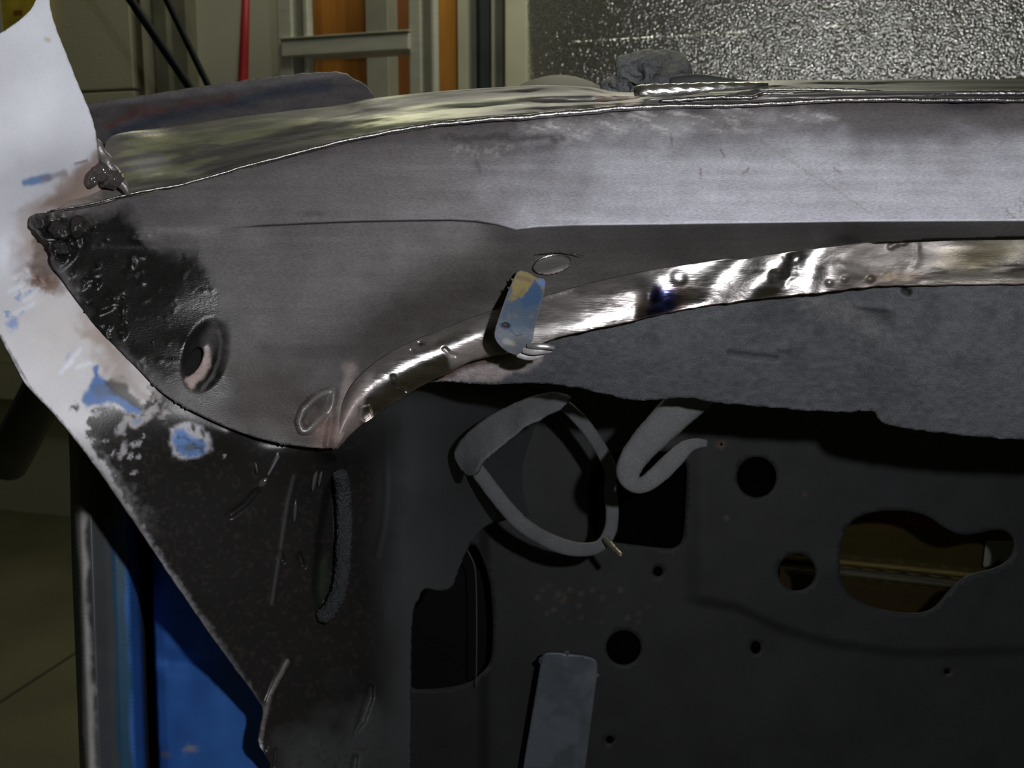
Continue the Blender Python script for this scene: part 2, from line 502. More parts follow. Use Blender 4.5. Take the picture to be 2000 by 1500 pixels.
struct(pier(9, 986, 1028, .14, m_jamb), 'wide cream door post at the edge of the glittering door', 'trim')

# plywood boards
m_ply = [plain('plywood_orange', (.50, .20, .03), .6, 0, 60, .15, .3, .001, (6, 6, .6), vscale=5),
         plain('plywood_red', (.28, .10, .02), .6, 0, 60, .15, .25, .001, (6, 6, .6), vscale=5),
         plain('plywood_amber', (.52, .22, .03), .6, 0, 60, .15, .2, .001, (6, 6, .6), vscale=5)]
for (x0, x1, lab, m, z1, o) in ((600, 716, 'orange plywood board seen between the ladder rails, widest of the boards', 0, 1.9, .05),
                             (752, 815, 'reddish-brown plywood board tucked behind the right ladder rail', 1, 1.85, .045),
                             (850, 891, 'narrow amber plywood board right of the ladder', 2, 1.95, .05)):
    b = wbox('plywood_board', wallhit(x0, 90, o)[0], wallhit(x1, 90, o)[0], 0, z1, o - .018, o, m_ply[m], None, .001)
    tag(b, lab, 'board', 'plywood boards against the wall')
b = wbox('timber_stud', wallhit(714, 90, .12)[0], wallhit(758, 90, .12)[0], 0, 2.0, .055, .12, plain('grey_stud', (.34, .34, .27), .7, 0, 80, .2, .12), None, .003)
tag(b, 'pale grey upright stud behind the ladder tread', 'stud')
# small dark stamp on the stud
for k in range(4):
    u = wallhit(724 + 8 * k, 68, .12)[0]; z = wallhit(724, 70, .12)[1]
    for (du, h) in ((0, .009), (.005, .006)):
        wbox('ink_mark', u + du, u + du + .0022, z - .004, z - .004 + h, .1195, .1204, m_dark, b, 0)

# aluminium ladder
m_alu = plain('ladder_aluminium', (.52, .52, .43), .5, .15, 150, .15, .1, .0005, (1, 1, 8))
m_alud = plain('ladder_web_dull', (.28, .28, .21), .5, .2, 150, .15, .15)
LO = .42
lad = empty('aluminium_ladder', Vector(WP(wallhit(700, 90, LO)[0], 0, LO)))
tag(lad, 'aluminium ladder with one wide tread showing, in front of plywood', 'ladder')
def U(x, o=LO): return wallhit(x, 90, o)[0]
for (xa, xb) in ((547, 606), (802, 852)):
    w = U(xb) - U(xa); lean = .01 if xa < 700 else -.01
    ua, ub = U(xa), U(xb)
    s = wbox('side_rail', ua, ub, 0, 2.1, LO - .02, LO - .012, m_alud, lad, .002)
    wbox('rail_flange', ua, ua + w * .5, 0, 2.1, LO - .02, LO + .012, m_alu, s, .004)
    wbox('rail_flange', ub - w * .16, ub, 0, 2.1, LO - .02, LO + .010, m_alu, s, .003)
zt, zb = wallhit(680, 74, LO)[1], wallhit(680, 108, LO)[1]
for k in range(-4, 4):
    dz = k * .30
    if zb + dz > .05 and zt + dz < 2.05:
        t = wbox('tread', U(556), U(806), zb + dz, zt + dz, LO - .05, LO + .02, m_alu, lad, .004)
        wbox('tread_lip', U(556), U(806), zt + dz, zt + dz + .006, LO - .02, LO + .022, m_alud, t, .002)
# red tapered pole
m_red = plain('red_plastic', (.50, .03, .04), .45, 0, 60, .1, .1)
def cone_between(name, p0, p1, r0, r1, mat, parent=None, ns=20):
    p0, p1 = np.asarray(p0, float), np.asarray(p1, float); t = (p1 - p0) / np.linalg.norm(p1 - p0)
    s = np.cross(t, [0.3, 1, .2]); s /= np.linalg.norm(s); w = np.cross(t, s)
    th = np.linspace(0, 2 * np.pi, ns, endpoint=False)
    n = 8; V = []
    for k in range(n):
        f = k / (n - 1); c = p0 + (p1 - p0) * f; r = r0 + (r1 - r0) * f
        V += [c + r * (math.cos(a) * s + math.sin(a) * w) for a in th]
    F = [(k * ns + j, k * ns + (j + 1) % ns, (k + 1) * ns + (j + 1) % ns, (k + 1) * ns + j) for k in range(n - 1) for j in range(ns)]
    V += [p0 - t * r0 * .3, p1 + t * r1 * .3]
    F += [(n * ns, (j + 1) % ns, j) for j in range(ns)] + [(n * ns + 1, (n - 1) * ns + j, (n - 1) * ns + (j + 1) % ns) for j in range(ns)]
    return obj(name, mk(name, V, F), mat, parent)
def bgpt(px, py, off):
    r = ray(px, py); t = (WD - off) / -(r @ WN); return CP + r * t
pa, pb = bgpt(480.5, -20, .15), bgpt(474.5, 162, .15)
dirp = pb - pa; k = np.linalg.norm(pa - CP) / FPX
slope = (14.5 - 6.5) / 182 * k / (np.linalg.norm(dirp) / 182)
zlen = pb[2] / -(dirp[2] / np.linalg.norm(dirp))
foot = pb + dirp / np.linalg.norm(dirp) * (zlen - .012)
tipp = pa - dirp / np.linalg.norm(dirp) * .08
L_ = np.linalg.norm(foot - pa)
rp = cone_between('red_pole', tipp, pb + (foot - pb), 6.0 * k, (14.5 + 9) * k, m_red)
tag(rp, 'red tapered pole standing against the cream wall', 'pole')

# black rods slanting down beyond the pillar
m_blk = plain('black_rubber', (.004, .006, .007), .7, 0, 100, .2, .3, spec=.15)
def rod(p0, p1, d0, d1, r0, r1, label):
    a = P(np.array(p0[0]), np.array(p0[1]), np.array(d0)); b = P(np.array(p1[0]), np.array(p1[1]), np.array(d1))
    t = (b - a) / np.linalg.norm(b - a)
    o = cone_between('black_rod', a + t * ((2.69 - a[2]) / t[2]), b - t * ((b[2] - .01) / t[2]), (r0 + r1) / 2 * d0 / FPX, (r0 + r1) / 2 * d1 / FPX, m_blk)
    tag(o, label, 'rod', 'black rods'); return o
rod((255, 0), (369, 168), 1.6, 1.6, 9.0, 8.0, 'thick black rod slanting down, nearer the white pillar')
rod((328, 5), (404, 162), 1.75, 1.75, 7.5, 5.5, 'thin black rod slanting down beside the cream wall')

# yellow board hung on the wall behind the top of the pillar
m_pnt = painted('body_paint', 700, .12, None, .06, .4)
m_yel = plain('mottled_yellow_paint', (.62, .47, .05), .6, 0, 60, .1, .35, vscale=14)
m_wht = plain('white_edging', (.62, .66, .64), .6, 0, 60, .1, .05)
yu0, yu1 = wallhit(-260, 60, .07)[0], wallhit(90, 60, .07)[0]; yz = wallhit(40, 110, .07)[1]
yb = wbox('yellow_board', yu0, yu1, yz, yz + .55, .046, .07, m_yel, None, .003)
tag(yb, 'mottled yellow board on the wall behind the top of the white pillar', 'board')
yw = wallhit(5, 60, .07)[0]
wbox('white_stripe', yw - .035, yw, yz + .002, yz + .548, .0695, .0712, m_wht, yb, 0)
wbox('brown_spot', wallhit(27, 24, .07)[0], wallhit(44, 24, .07)[0], wallhit(36, 30, .07)[1], wallhit(36, 20, .07)[1], .0695, .0708, m_ply[1], yb, .0)

# black pipe end in the dark behind the pillar
bp_ = cone_between('black_pipe', P(np.array(250.), np.array(445.), np.array(.80)), P(np.array(12.), np.array(905.), np.array(.98)), 44 * .80 / FPX, 40 * .98 / FPX, plain('black_pipe_paint', (.02, .022, .022), .35, 0, 60, .1, .3), None, 32)
tag(bp_, 'thick black pipe slanting down in the dark left of the pillar edge', 'pipe')

# ------------------------------------------------------------------ the car body
car = empty('car_body', Vector((0, .55, 0)))
tag(car, 'bare car body with a ground-down steel rail, white pillar and dark bulkhead', 'car')

m_bare = painted('sanded_bare_steel', 1400, .35, (.35, 1, 1), .2, .24, .0004)
m_shiny = painted('ground_steel', 1100, .30, (.12, 1, 1), .12, .5, .0004)
m_pillar = painted('pillar_paint', 800, .12, None, .05, .25, .0004)
m_prim = painted('dark_primer', 1300, .7, None, .25, .35, .0009)
m_black = plain('black_weld_scale', (.035, .033, .03), .22, .3, 350, .9, .4, .002)
m_weld = plain('steel_weld_metal', (.55, .53, .52), .25, 1, 300, .6, .2, .001)

# --- curves of the rail (measured along its edges)
LIP = np.array([(98, 415), (170, 403), (245, 384), (300, 373), (350, 364), (420, 345), (490, 324), (595, 298), (700, 272), (820, 250), (950, 236), (1055, 229), (1195, 216), (1300, 210), (1475, 207), (1560, 202), (1632, 198), (1800, 198), (2400, 199)], float)
CREASE = np.array([(425, 444), (500, 440), (600, 435), (700, 431), (800, 429), (880, 428), (930, 431), (970, 437), (1008, 447), (1050, 442), (1120, 439), (1300, 437), (1650, 432), (2400, 428)], float)
FTOP = np.array([(648, 872), (662, 806), (690, 748), (740, 702), (800, 668), (870, 640), (940, 613), (1010, 592), (1080, 573), (1150, 553), (1230, 535), (1300, 522), (1400, 508), (1500, 497), (1600, 484), (1700, 472), (1800, 465), (1900, 461), (2400, 457)], float)
FBOT = np.array([(660, 878), (690, 845), (730, 813), (780, 781), (830, 750), (870, 733), (910, 712), (950, 698), (1005, 688), (1080, 663), (1150, 646), (1230, 629), (1300, 612), (1400, 595), (1500, 582), (1590, 573), (1678, 563), (1790, 558), (2400, 550)], float)
def bow(x):
    """the rail curves toward the viewer on the right"""
    return -.02 * np.clip((np.asarray(x, float) - 1000) / 1000, 0, 2) ** 2
def yat(c, x): return np.interp(x, c[:, 0], c[:, 1])

d_up = tps([(70, 425, .500), (100, 415, .503), (300, 373, .522), (500, 321, .537), (700, 272, .549), (1000, 233, .556), (1300, 210, .558), (1650, 198, .557), (2400, 199, .555),
            (200, 430, .508), (300, 410, .514), (450, 390, .523), (600, 370, .530), (800, 340, .538), (1000, 330, .543), (1250, 320, .543), (1500, 310, .543), (1800, 310, .541), (2400, 310, .540),
            (430, 444, .517), (560, 437, .5215), (700, 431, .5245), (850, 428, .5275), (1000, 446, .528), (1150, 438, .5275), (1300, 437, .527), (1650, 432, .525), (2400, 428, .523)])
d_lo = tps([(60, 420, .500), (110, 520, .498), (190, 640, .498), (300, 752, .501), (450, 838, .511), (560, 868, .521), (655, 876, .530),
            (250, 450, .510), (300, 410, .514), (200, 560, .503), (430, 445, .518), (700, 434, .5275), (850, 431, .531), (930, 434, .530), (1000, 449, .5285), (1150, 440, .528), (1300, 438, .528), (1650, 433, .526), (2400, 429, .524),
            (350, 560, .512), (300, 650, .506), (450, 560, .519), (450, 700, .516), (600, 520, .524), (600, 640, .528), (580, 760, .529), (750, 510, .530), (780, 570, .535),
            (900, 500, .536), (990, 470, .535), (1010, 530, .551), (900, 570, .549), (800, 630, .551), (700, 690, .543), (650, 780, .538), (1100, 500, .551), (1100, 555, .563), (1300, 475, .550), (1300, 512, .566), (1650, 450, .541), (1650, 475, .564), (2400, 440, .535), (2400, 458, .560),
            (940, 613, .562), (850, 645, .562), (740, 702, .555), (680, 770, .545), (800, 720, .566), (1000, 640, .57), (1300, 560, .575), (1650, 520, .575), (2400, 500, .573)])
def slot(x, y, pl, w, h): return h * lmask(pl, x, y, w, w)
RING = [(590, 842), (583, 825), (592, 800), (612, 780), (632, 768), (650, 762), (650, 785), (640, 805), (620, 825), (600, 842)]
def d_face(x, y):
    below = (y > yat(CREASE, x) + 1.2) & (x > 424)
    left = ss(380, 424, x)
    up = d_up(x, y); lo = d_lo(x, y)
    yk = yat(CREASE, x); stp = .0042 * ss(424, 560, x) * (1 - ss(930, 1006, x))
    lo = lo + (d_up(x, yk) + stp - d_lo(x, yk)) * np.exp(-np.clip(y - yk, 0, 400) / 35.0) * ss(424, 540, x)
    blend = ss(-25, 35, y - yat(CREASE, x) - 8)
    hard = ss(430, 560, x)
    bm_ = blend * (1 - hard) + below * hard
    d = up * (1 - bm_) + lo * bm_
    # oval dimple with the hole, the ring of old sealer, dents
    d = d + .0075 * blob(x, y, 402, 692, 27, 47, 18, .75)
    d = d - .0022 * lmask(RING + RING[:1], x, y, 5, 5) - .0025 * lmask([(655, 770), (650, 810), (640, 870)], x, y, 6, 6)
    d = d - .0012 * blob(x, y, 610, 810, 14, 30, 35, .6)
    # crumpled black corner
    k = pmask([(60, 415), (170, 405), (200, 440), (150, 490), (110, 530), (60, 450)], x, y, 12)
    d = d - k * (.003 * fbm(x, y, 34, 3) + .0015 * np.abs(fbm(x, y, 12, 3, seed=3)))
    k2 = pmask([(110, 480), (330, 440), (420, 560), (430, 690), (300, 752), (190, 640)], x, y, 25)
    d = d - k2 * .0011 * np.maximum(fbm(x, y, 17, 2, seed=6) - .35, 0) * (.3 + 1.5 * ss(330, 180, x))
    # gentle hammer waves
    d = d + .0004 * fbm(x, y, 130, 2, 60, seed=9)
    d = d + bow(x)
    # thumb dent under the right lip, grinding dents
    d = d + .0025 * blob(x, y, 1890, 200, 60, 16, 0, .8)
    return d
def paint_face(x, y):
    p = Paint(x, y, (.150, .139, .141), .55, .10)
    kc = yat(CREASE, x)
    # remaining white paint on the upper face
    n = fbm(x, y, 90, 4, 60, seed=1)
    ytop = np.interp(x, [700, 1000, 1300, 1550, 1700, 2400], [330, 275, 250, 250, 270, 272])
    w = ss(820, 1350, x + n * 90 + (y - 330) * .9) * ss(-45, 75, y - ytop + n * 26) * (y < kc + 2.0)
    p.put(w, (.50, .50, .555), .5, 0)
    p.put(.6 * ss(500, 950, x) * ss(260, 330, y) * (y < kc + 1) * (1 - w), (.30, .285, .295))
    low_ = np.where(x > 430, ss(0, 4, y - kc), ss(0, 40, y - 445))
    p.put(.75 * low_, (.092, .088, .089), .58, .08)
    # pale brushed patches
    p.put(.5 * blob(x, y, 900, 480, 45, 60, 25, .9, 10), (.14, .13, .132))
    p.put(.35 * blob(x, y, 560, 390, 180, 50, -8, .9, 20, 60), (.20, .185, .19))
    # brown haze near edges
    e = np.abs(y - yat(LIP, x))
    p.put(.6 * (1 - ss(4, 30, e)) * ss(380, 600, x), (.10, .085, .09))
    below = (y > kc + 1) & (x > 700)
    p.put(.55 * ss(-10, 60, y - kc) * below * ss(720, 1000, x + (y - 430) * .9), (.085, .077, .070), .55, .1)
    p.put(.6 * lmask([(560, 690), (660, 680), (780, 630), (900, 580), (1000, 540)], x, y, 30, 28, 14), (.055, .049, .046))
    p.put(.92 * pmask([(420, 690), (500, 680), (580, 715), (640, 765), (660, 880), (560, 880), (420, 840)], x, y, 45, 18), (.040, .033, .029), .5)
    p.put(.6 * blob(x, y, 640, 840, 26, 34, 0, .8, 8), (.24, .16, .14))
    p.put(.55 * lmask([(684, 720), (672, 790), (662, 850)], x, y, 11, 8, 4), (.34, .28, .26))
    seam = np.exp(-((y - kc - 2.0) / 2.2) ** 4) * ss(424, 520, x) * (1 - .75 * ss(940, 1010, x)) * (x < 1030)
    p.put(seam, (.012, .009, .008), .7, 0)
    # glossy black sealer in the corner
    bl = pmask([(58, 412), (115, 408), (215, 405), (250, 432), (330, 476), (376, 506), (416, 548), (432, 600), (446, 670), (440, 765), (330, 772), (190, 650), (110, 525)], x, y, 26, 26, 60, 4)
    p.put(np.clip(bl * 1.25, 0, 1), (.0100, .0100, .0093), .27, 0)
    p.put(.7 * blob(x, y, 330, 455, 55, 34, 20, .8, 14), (.10, .095, .095), .45)
    p.put(.85 * blob(x, y, 385, 770, 60, 30, 30, .9, 14), (.03, .028, .025), .35, 0)
    # bare pink-white ring in the dimple
    p.put(pmask([(362, 742), (380, 728), (394, 702), (400, 676), (412, 676), (412, 705), (398, 735), (375, 760)], x, y, 4, 3, 8), (.42, .34, .32), .6, 0)
    p.put(.7 * blob(x, y, 412, 668, 18, 26, 15, .6), (.09, .085, .085), .3, .2)
    p.put(.8 * lmask([(426, 645), (432, 668), (428, 700), (415, 735), (395, 760)], x, y, 2.5, 2), (.2, .19, .19), .3, .5)
    # crumpled corner: bare grey metal flashes
    k = pmask([(60, 415), (165, 408), (185, 430), (120, 500), (70, 455)], x, y, 8, 6, 14)
    p.put(k * ss(.0, .5, fbm(x, y, 16, 3, seed=2)), (.16, .15, .145), .3, .5)
    # sealer ring glints, grey
    p.put(.8 * lmask(RING + RING[:1], x, y, 4, 3, 2), (.26, .24, .235), .3, .6)
    # grinder scratches under the lip
    g = pmask([(1020, 245), (1200, 222), (1450, 212), (1600, 216), (1640, 232), (1500, 246), (1250, 256), (1080, 280)], x, y, 14, 14, 40)
    st = ss(.0, .7, fbm(x + y * 1.2, y - x * .25, 60, 4, 5, seed=5))
    p.put(g * (.25 + .75 * st), (.72, .70, .70), .35, .35)
    p.put(.55 * pmask([(1380, 232), (1640, 240), (1600, 262), (1450, 256)], x, y, 14, 10), (.13, .11, .115))
    # dark smudge with pale flecks
    p.put(.75 * lmask([(862, 270), (950, 272), (1040, 270), (1105, 270)], x, y, 6, 6, 7, 16), (.075, .07, .072))
    p.put(.45 * lmask([(1085, 275), (1060, 290), (980, 300)], x, y, 7, 6, 5), (.10, .095, .10))
    fl_ = lmask([(880, 292), (940, 298), (1000, 290), (1040, 286)], x, y, 7, 4, 5, 14)
    p.put(fl_ * ss(.15, .6, fbm(x, y, 7, 2, seed=8)), (.5, .48, .48), .3, .6)
    p.put(.5 * lmask([(930, 318), (936, 332)], x, y, 5, 4, 3), (.08, .075, .08))
    p.put(.8 * blob(x, y, 610, 420, 26, 8, -8, .6, 6), (.12, .11, .11))
    # long yellow scratch, rust nicks
    p.put(.55 * lmask([(1480, 272), (1560, 325), (1640, 375), (1702, 418)], x, y, 1.3, 1.3), (.30, .27, .22))
    for (a, b, c, d) in ((1310, 265, 1313, 282), (1408, 292, 1414, 306), (1452, 340, 1462, 330), (1368, 330, 1368, 346), (1630, 330, 1642, 338), (760, 285, 762, 305)):
        p.put(.6 * lmask([(a, b), (c, d)], x, y, 1.8, 1.5), (.16, .10, .08))
    p.put(.7 * pmask([(1960, 410), (2000, 380), (2400, 370), (2400, 425), (1980, 425)], x, y, 8, 6) * ss(.1, .5, fbm(x + y, y - x, 30, 3, 4)), (.7, .7, .72), .25, .9)
    # dark patch in the dent under right lip
    p.put(.8 * blob(x, y, 1895, 203, 58, 11, 0, .5, 3), (.055, .055, .06))
    # brushed streaks along the faces
    p.vary(.10, 200, 4, 10, 3); p.vary(.08, 40, 4, None, 5)
    p.r = np.clip(p.r + .05 * fbm(x, y, 60, 3), .15, 1)
    return p
face_out = [(98, 415), (75, 416), (58, 424), (62, 440), (78, 460), (92, 472), (100, 495), (100, 520), (118, 540), (140, 574), (190, 640), (250, 700), (300, 752), (322, 772),
            (360, 795), (400, 815), (450, 838), (520, 861), (590, 873), (655, 877), (668, 862), (690, 800), (740, 740), (800, 700), (870, 665), (940, 636), (1010, 615), (1080, 596), (1150, 576), (1230, 558), (1300, 545),
            (1400, 530), (1500, 518), (1600, 492), (1700, 477), (1800, 469), (1900, 464), (2400, 459), (2400, 199)] + [tuple(q) for q in LIP[::-1][1:-1]]
hole_oval = [(362, 738), (364, 716), (370, 696), (380, 682), (392, 677), (398, 684), (396, 702), (388, 718), (377, 730)]
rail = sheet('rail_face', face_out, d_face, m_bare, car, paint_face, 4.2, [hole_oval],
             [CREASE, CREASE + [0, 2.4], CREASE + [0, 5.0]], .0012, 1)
rail['label'] = 'curved sanded steel rail face with white paint left on its upper half'

# oval weld plug and the blue clip
def d_plug(x, y): return d_lo(x, y) - .0012 - .0020 * blob(x, y, 1077, 517, 33, 14, -12, .6)
th = np.linspace(0, 2 * np.pi, 40, endpoint=False)
plug_o = [(1078 + 39 * math.cos(a) * math.cos(-.2) - 19 * math.sin(a) * math.sin(-.2), 517 + 39 * math.cos(a) * math.sin(-.2) + 19 * math.sin(a) * math.cos(-.2)) for a in th]
def paint_plug(x, y):
    p = Paint(x, y, (.24, .225, .225), .3, .6)
    rim = lmask(plug_o + plug_o[:1], x, y, 4, 3)
    p.put(rim, (.5, .48, .47), .22, 1); return p.vary(.1, 30)
sheet('weld_plug', plug_o, d_plug, m_shiny, rail, paint_plug, 2.5, thick=.003, rounds=0)
sweep('scratch_ridge', [(1045, 497, .5415, .6), (1080, 494, .5415, 1.2), (1110, 494, .5420, 1.2), (1140, 500, .5435, .5)], m_black, rail, 30, 8)

d_tab = tps([(1013, 527, .541), (1068, 546, .545), (1000, 560, .535), (1060, 580, .538), (985, 600, .527), (1050, 620, .528), (972, 640, .521), (1042, 650, .522), (985, 678, .523), (1035, 685, .5245), (1010, 692, .528)])
def paint_tab(x, y):
    p = Paint(x, y, (.075, .105, .155), .6, 0)
    n = fbm(x, y, 14, 4)
    p.put(ss(.0, .5, n + (y - 640) / 70.0), (.12, .13, .148))
    yl = pmask([(1008, 522), (1072, 540), (1066, 562), (1052, 556), (1040, 548), (1034, 560), (1026, 574), (1006, 588), (994, 580)], x, y, 4, 6, 12)
    p.put(yl, (.25, .21, .085))
    p.put(.7 * lmask([(1014, 541), (1034, 545)], x, y, 4, 3, 3), (.16, .10, .09))
    p.put(.7 * lmask([(1000, 582), (1014, 578), (1024, 566)], x, y, 3, 3, 3), (.18, .12, .08))
    p.put(blob(x, y, 1054, 560, 6, 6, 0, .5, 2), (.26, .21, .10))
    p.put(.8 * blob(x, y, 1058, 552, 10, 7, 0, .5, 3) , (.09, .2, .45))
    p.put(pmask([(1040, 548), (1056, 556), (1056, 590), (1030, 600), (1010, 590), (1034, 568)], x, y, 4, 5, 12), (.045, .09, .18))
    p.put(.5 * ss(.25, .7, fbm(x, y, 7, 3, seed=4)) * ss(590, 610, y), (.10, .12, .15))
    p.put(blob(x, y, 987, 635, 9, 5, 10, .3, 2), (.03, .022, .025))
    p.put(.9 * lmask([(994, 640), (1002, 650), (1008, 656), (1020, 653)], x, y, 1.2, 1), (.03, .04, .06))
    p.put(.5 * blob(x, y, 990, 668, 9, 6, 20, .6, 3), (.38, .40, .42)); p.put(.5 * blob(x, y, 1000, 670, 7, 6, 0, .6, 3), (.36, .34, .22))
    ed = linedist(tab_o, x, y, True)
    p.put(.7 * (1 - ss(1, 4, ed)), (.16, .15, .15))
    return p
tab_o = [(1013, 526), (1035, 532), (1046, 541), (1068, 545), (1062, 575), (1052, 612), (1043, 645), (1040, 668), (1026, 686), (1006, 694), (984, 684), (967, 664), (966, 645), (976, 615), (990, 575), (1003, 545)]
tabo = sheet('clip_tab', tab_o, lambda x, y: d_tab(x, y) + .0025 * blob(x, y, 987, 635, 8, 5, 0, .5), painted('chipped_tab_paint', 900, .35, None, .15, .4), rail, paint_tab, 2.5, thick=.0022, rounds=1)
tabo['label'] = 'bent clip tab with chipped blue and yellow paint'
m_tabend = plain('bare_clip_end', (.32, .31, .32), .45, .2, 300, .5, .25)
sweep('clip_end', [(1022, 682, .526, 8), (1040, 684, .524, 10), (1060, 682, .524, 10), (1078, 684, .526, 5)], m_tabend, rail, 24, 12, .5)
sweep('clip_rivet', [(1030, 675, .5215, 4), (1048, 676, .520, 6), (1068, 677, .520, 6), (1083, 680, .521, 4)], plain('clip_rivet_steel', (.5, .49, .5), .3, .8, 200, .2, .1), rail, 24, 12, .6)
sweep('clip_end', [(1010, 692, .530, 6), (1030, 695, .530, 9), (1050, 694, .530, 8), (1062, 692, .531, 4)], m_tabend, rail, 24, 12, .5)
sweep('weld_spatter', [(1050, 628, .5575, 3), (1058, 640, .557, 5), (1056, 655, .557, 4)], m_weld, rail, 20, 10, .6, bumps=lambda i, t: 1 + .25 * np.sin(i * 1.7 + t * 2))

# --- lower flange: ground bare steel
def d_low(u, v, x, y):
    f = d_lo(x, np.minimum(y, yat(FTOP, np.clip(x, 648, 2400)) + 2)) 
    base = sinterp(x, [648, 700, 760, 850, 940, 1080, 1300, 1650, 2400], [.536, .545, .5545, .559, .560, .561, .562, .556, .544])
    lf = 1 - ss(930, 1010, x)
    mid = (1 - lf) * (1 - ss(1235, 1300, x))
    roll = -.0075 * np.sin(np.pi * np.clip(v, 0, 1)) * lf + .0085 * ((v - .95) ** 2 - .9) * mid - .0008 * np.sin(np.pi * v) * (1 - lf)
    xp = x + 1.1 * (y - 560) + 26 * fbm(x, y, 85, 2, seed=21)
    amp = np.interp(x, [1230, 1300, 1400, 1550, 1640, 1700], [0, .0011, .0016, .0019, .0009, .0003])
    roll = roll + amp * np.sin(2 * np.pi * (xp - 1340) / 165.0)
    d = base + .003 * v + roll + bow(x)
    # weld lumps and grinder flats
    d = d + .00085 * fbm(x, y, 120, 2, 55, seed=11) * (1 - lf * .8) + .00012 * fbm(x, y, 26, 3, 15, seed=12)
    d = d + .0012 * lmask([(1512, 541), (1530, 552), (1546, 540), (1544, 505)], x, y, 8, 8, 5)
    d = d - .0004 * lmask([(1640, 515), (1700, 545), (1780, 545)], x, y, 9, 9, 5)
    d = d - .0004 * lmask([(1790, 478), (1793, 505), (1780, 530)], x, y, 5, 5, 2)
    d = d - .0006 * blob(x, y, 1326, 543, 13, 12, 0, .6) - .0006 * blob(x, y, 1274, 577, 7, 14, 10, .7)
    for (a, b) in ((1750, 477), (1765, 474), (1740, 482), (1620, 552), (1650, 545), (1700, 545), (1800, 538), (1830, 530), (1925, 525), (1950, 528), (1965, 531), (1985, 523)):
        d = d - .0009 * blob(x, y, a, b, 6, 5, 0, .8)
    # seams across the left roll, hollow at its left end
    d = d + .0018 * lmask([(768, 735), (776, 752), (792, 762)], x, y, 3, 3, 2) + .0014 * lmask([(868, 680), (878, 690), (890, 695)], x, y, 3, 3, 2)
    d = d + .004 * pmask([(702, 795), (722, 790), (728, 812), (712, 824), (700, 815)], x, y, 4) + .0015 * blob(x, y, 822, 672, 8, 5, 0, .5) + .001 * blob(x, y, 804, 686, 5, 4)
    return d
def paint_low(u, v, x, y):
    p = Paint(x, y, (.46, .435, .425), .29, 1)
    p.put(ss(1585, 1650, x + fbm(x, y, 40) * 12), (.135, .122, .113), .46, .6)
    p.put(.7 * blob(x, y, 1920, 500, 70, 30, -10, .8, 10) + .0, (.15, .13, .07), .45, .6)
    p.put(.75 * blob(x, y, 1745, 542, 60, 10, 0, .8, 5), (.10, .068, .04), .45, .6)
    p.put(.9 * blob(x, y, 1985, 525, 45, 18, 0, .8, 6), (.05, .045, .04), .4, .7)
    p.put(.8 * lmask([(1800, 552), (1900, 549), (2400, 544)], x, y, 4, 3), (.58, .54, .48), .3, 1)
    p.put(.6 * (1 - ss(1255, 1300, x)) * ss(1000, 1060, x) * (1 - ss(.6, .85, v)), (.22, .205, .195), .33, .9)
    # heat tint: brown, purple, blue
    p.put(.75 * blob(x, y, 1296, 590, 52, 26, -20, .6, 5), (.34, .20, .13), .28, 1)
    p.put(.9 * blob(x, y, 1296, 584, 26, 26, -40, .5, 4), (.09, .12, .40), .22, 1)
    p.put(.85 * lmask([(1268, 612), (1290, 604), (1308, 600)], x, y, 6, 5, 2), (.06, .09, .33), .22, 1)
    # dull haze on the far left and around the clip
    p.put((1 - ss(690, 715, x)) * .9, (.30, .24, .22), .45, .4)
    p.put(.9 * pmask([(712, 775), (742, 690), (690, 720), (668, 780), (662, 860), (700, 830)], x, y, 7, 4), (.25, .205, .195), .5, .2)
    p.put(.8 * (1 - ss(.0, .30, v + .12 * fbm(x, y, 40, 3))) * (1 - ss(1000, 1080, x)), (.15, .135, .13), .35, .6)
    p.put(.75 * pmask([(930, 640), (1000, 600), (1090, 570), (1145, 600), (1120, 655), (1060, 680), (960, 700)], x, y, 16, 10), (.085, .078, .073), .5, .3)
    p.put(.7 * pmask([(870, 690), (935, 665), (960, 690), (905, 712), (880, 715)], x, y, 6, 5), (.34, .28, .27), .5, .3)
    p.put(.5 * blob(x, y, 1200, 575, 60, 30, -15, .8, 12), (.26, .24, .23), .3, .9)
    p.put(.6 * blob(x, y, 1450, 560, 60, 18, -5, .8, 10), (.30, .28, .27), .3, 1)
    # bright thin lower edge, brownish
    p.put(.6 * (1 - ss(.0, .05, 1 - v)), (.40, .28, .22), .35, .9)
    # grey dark cracks
    p.put(.8 * pmask([(1512, 542), (1522, 538), (1545, 548), (1535, 565), (1552, 572), (1530, 572)], x, y, 4, 4, 12), (.25, .24, .24), .4, 1)
    p.put(.9 * lmask([(1545, 500), (1538, 520), (1548, 545)], x, y, 3, 2, 3), (.10, .095, .09), .4, 1)
    p.put(blob(x, y, 822, 672, 6, 4, 0, .4), (.03, .03, .03), .5, .5)
    p.vary(.14, 60, 4, 8, 3)
    p.r = np.clip(p.r + .08 * fbm(x, y, 45, 4, 14, seed=2), .12, 1)
    return p
low = strip('lower_flange', FTOP, FBOT, 460, 44, d_low, m_shiny, car, paint_low, .0012,
            lambda u, v, x, y: (0 * x, v ** 6 * 1.4 * fbm(x, y, 22, 3)))
low['label'] = 'ground shiny steel flange along the bottom of the rail with blue heat tint'

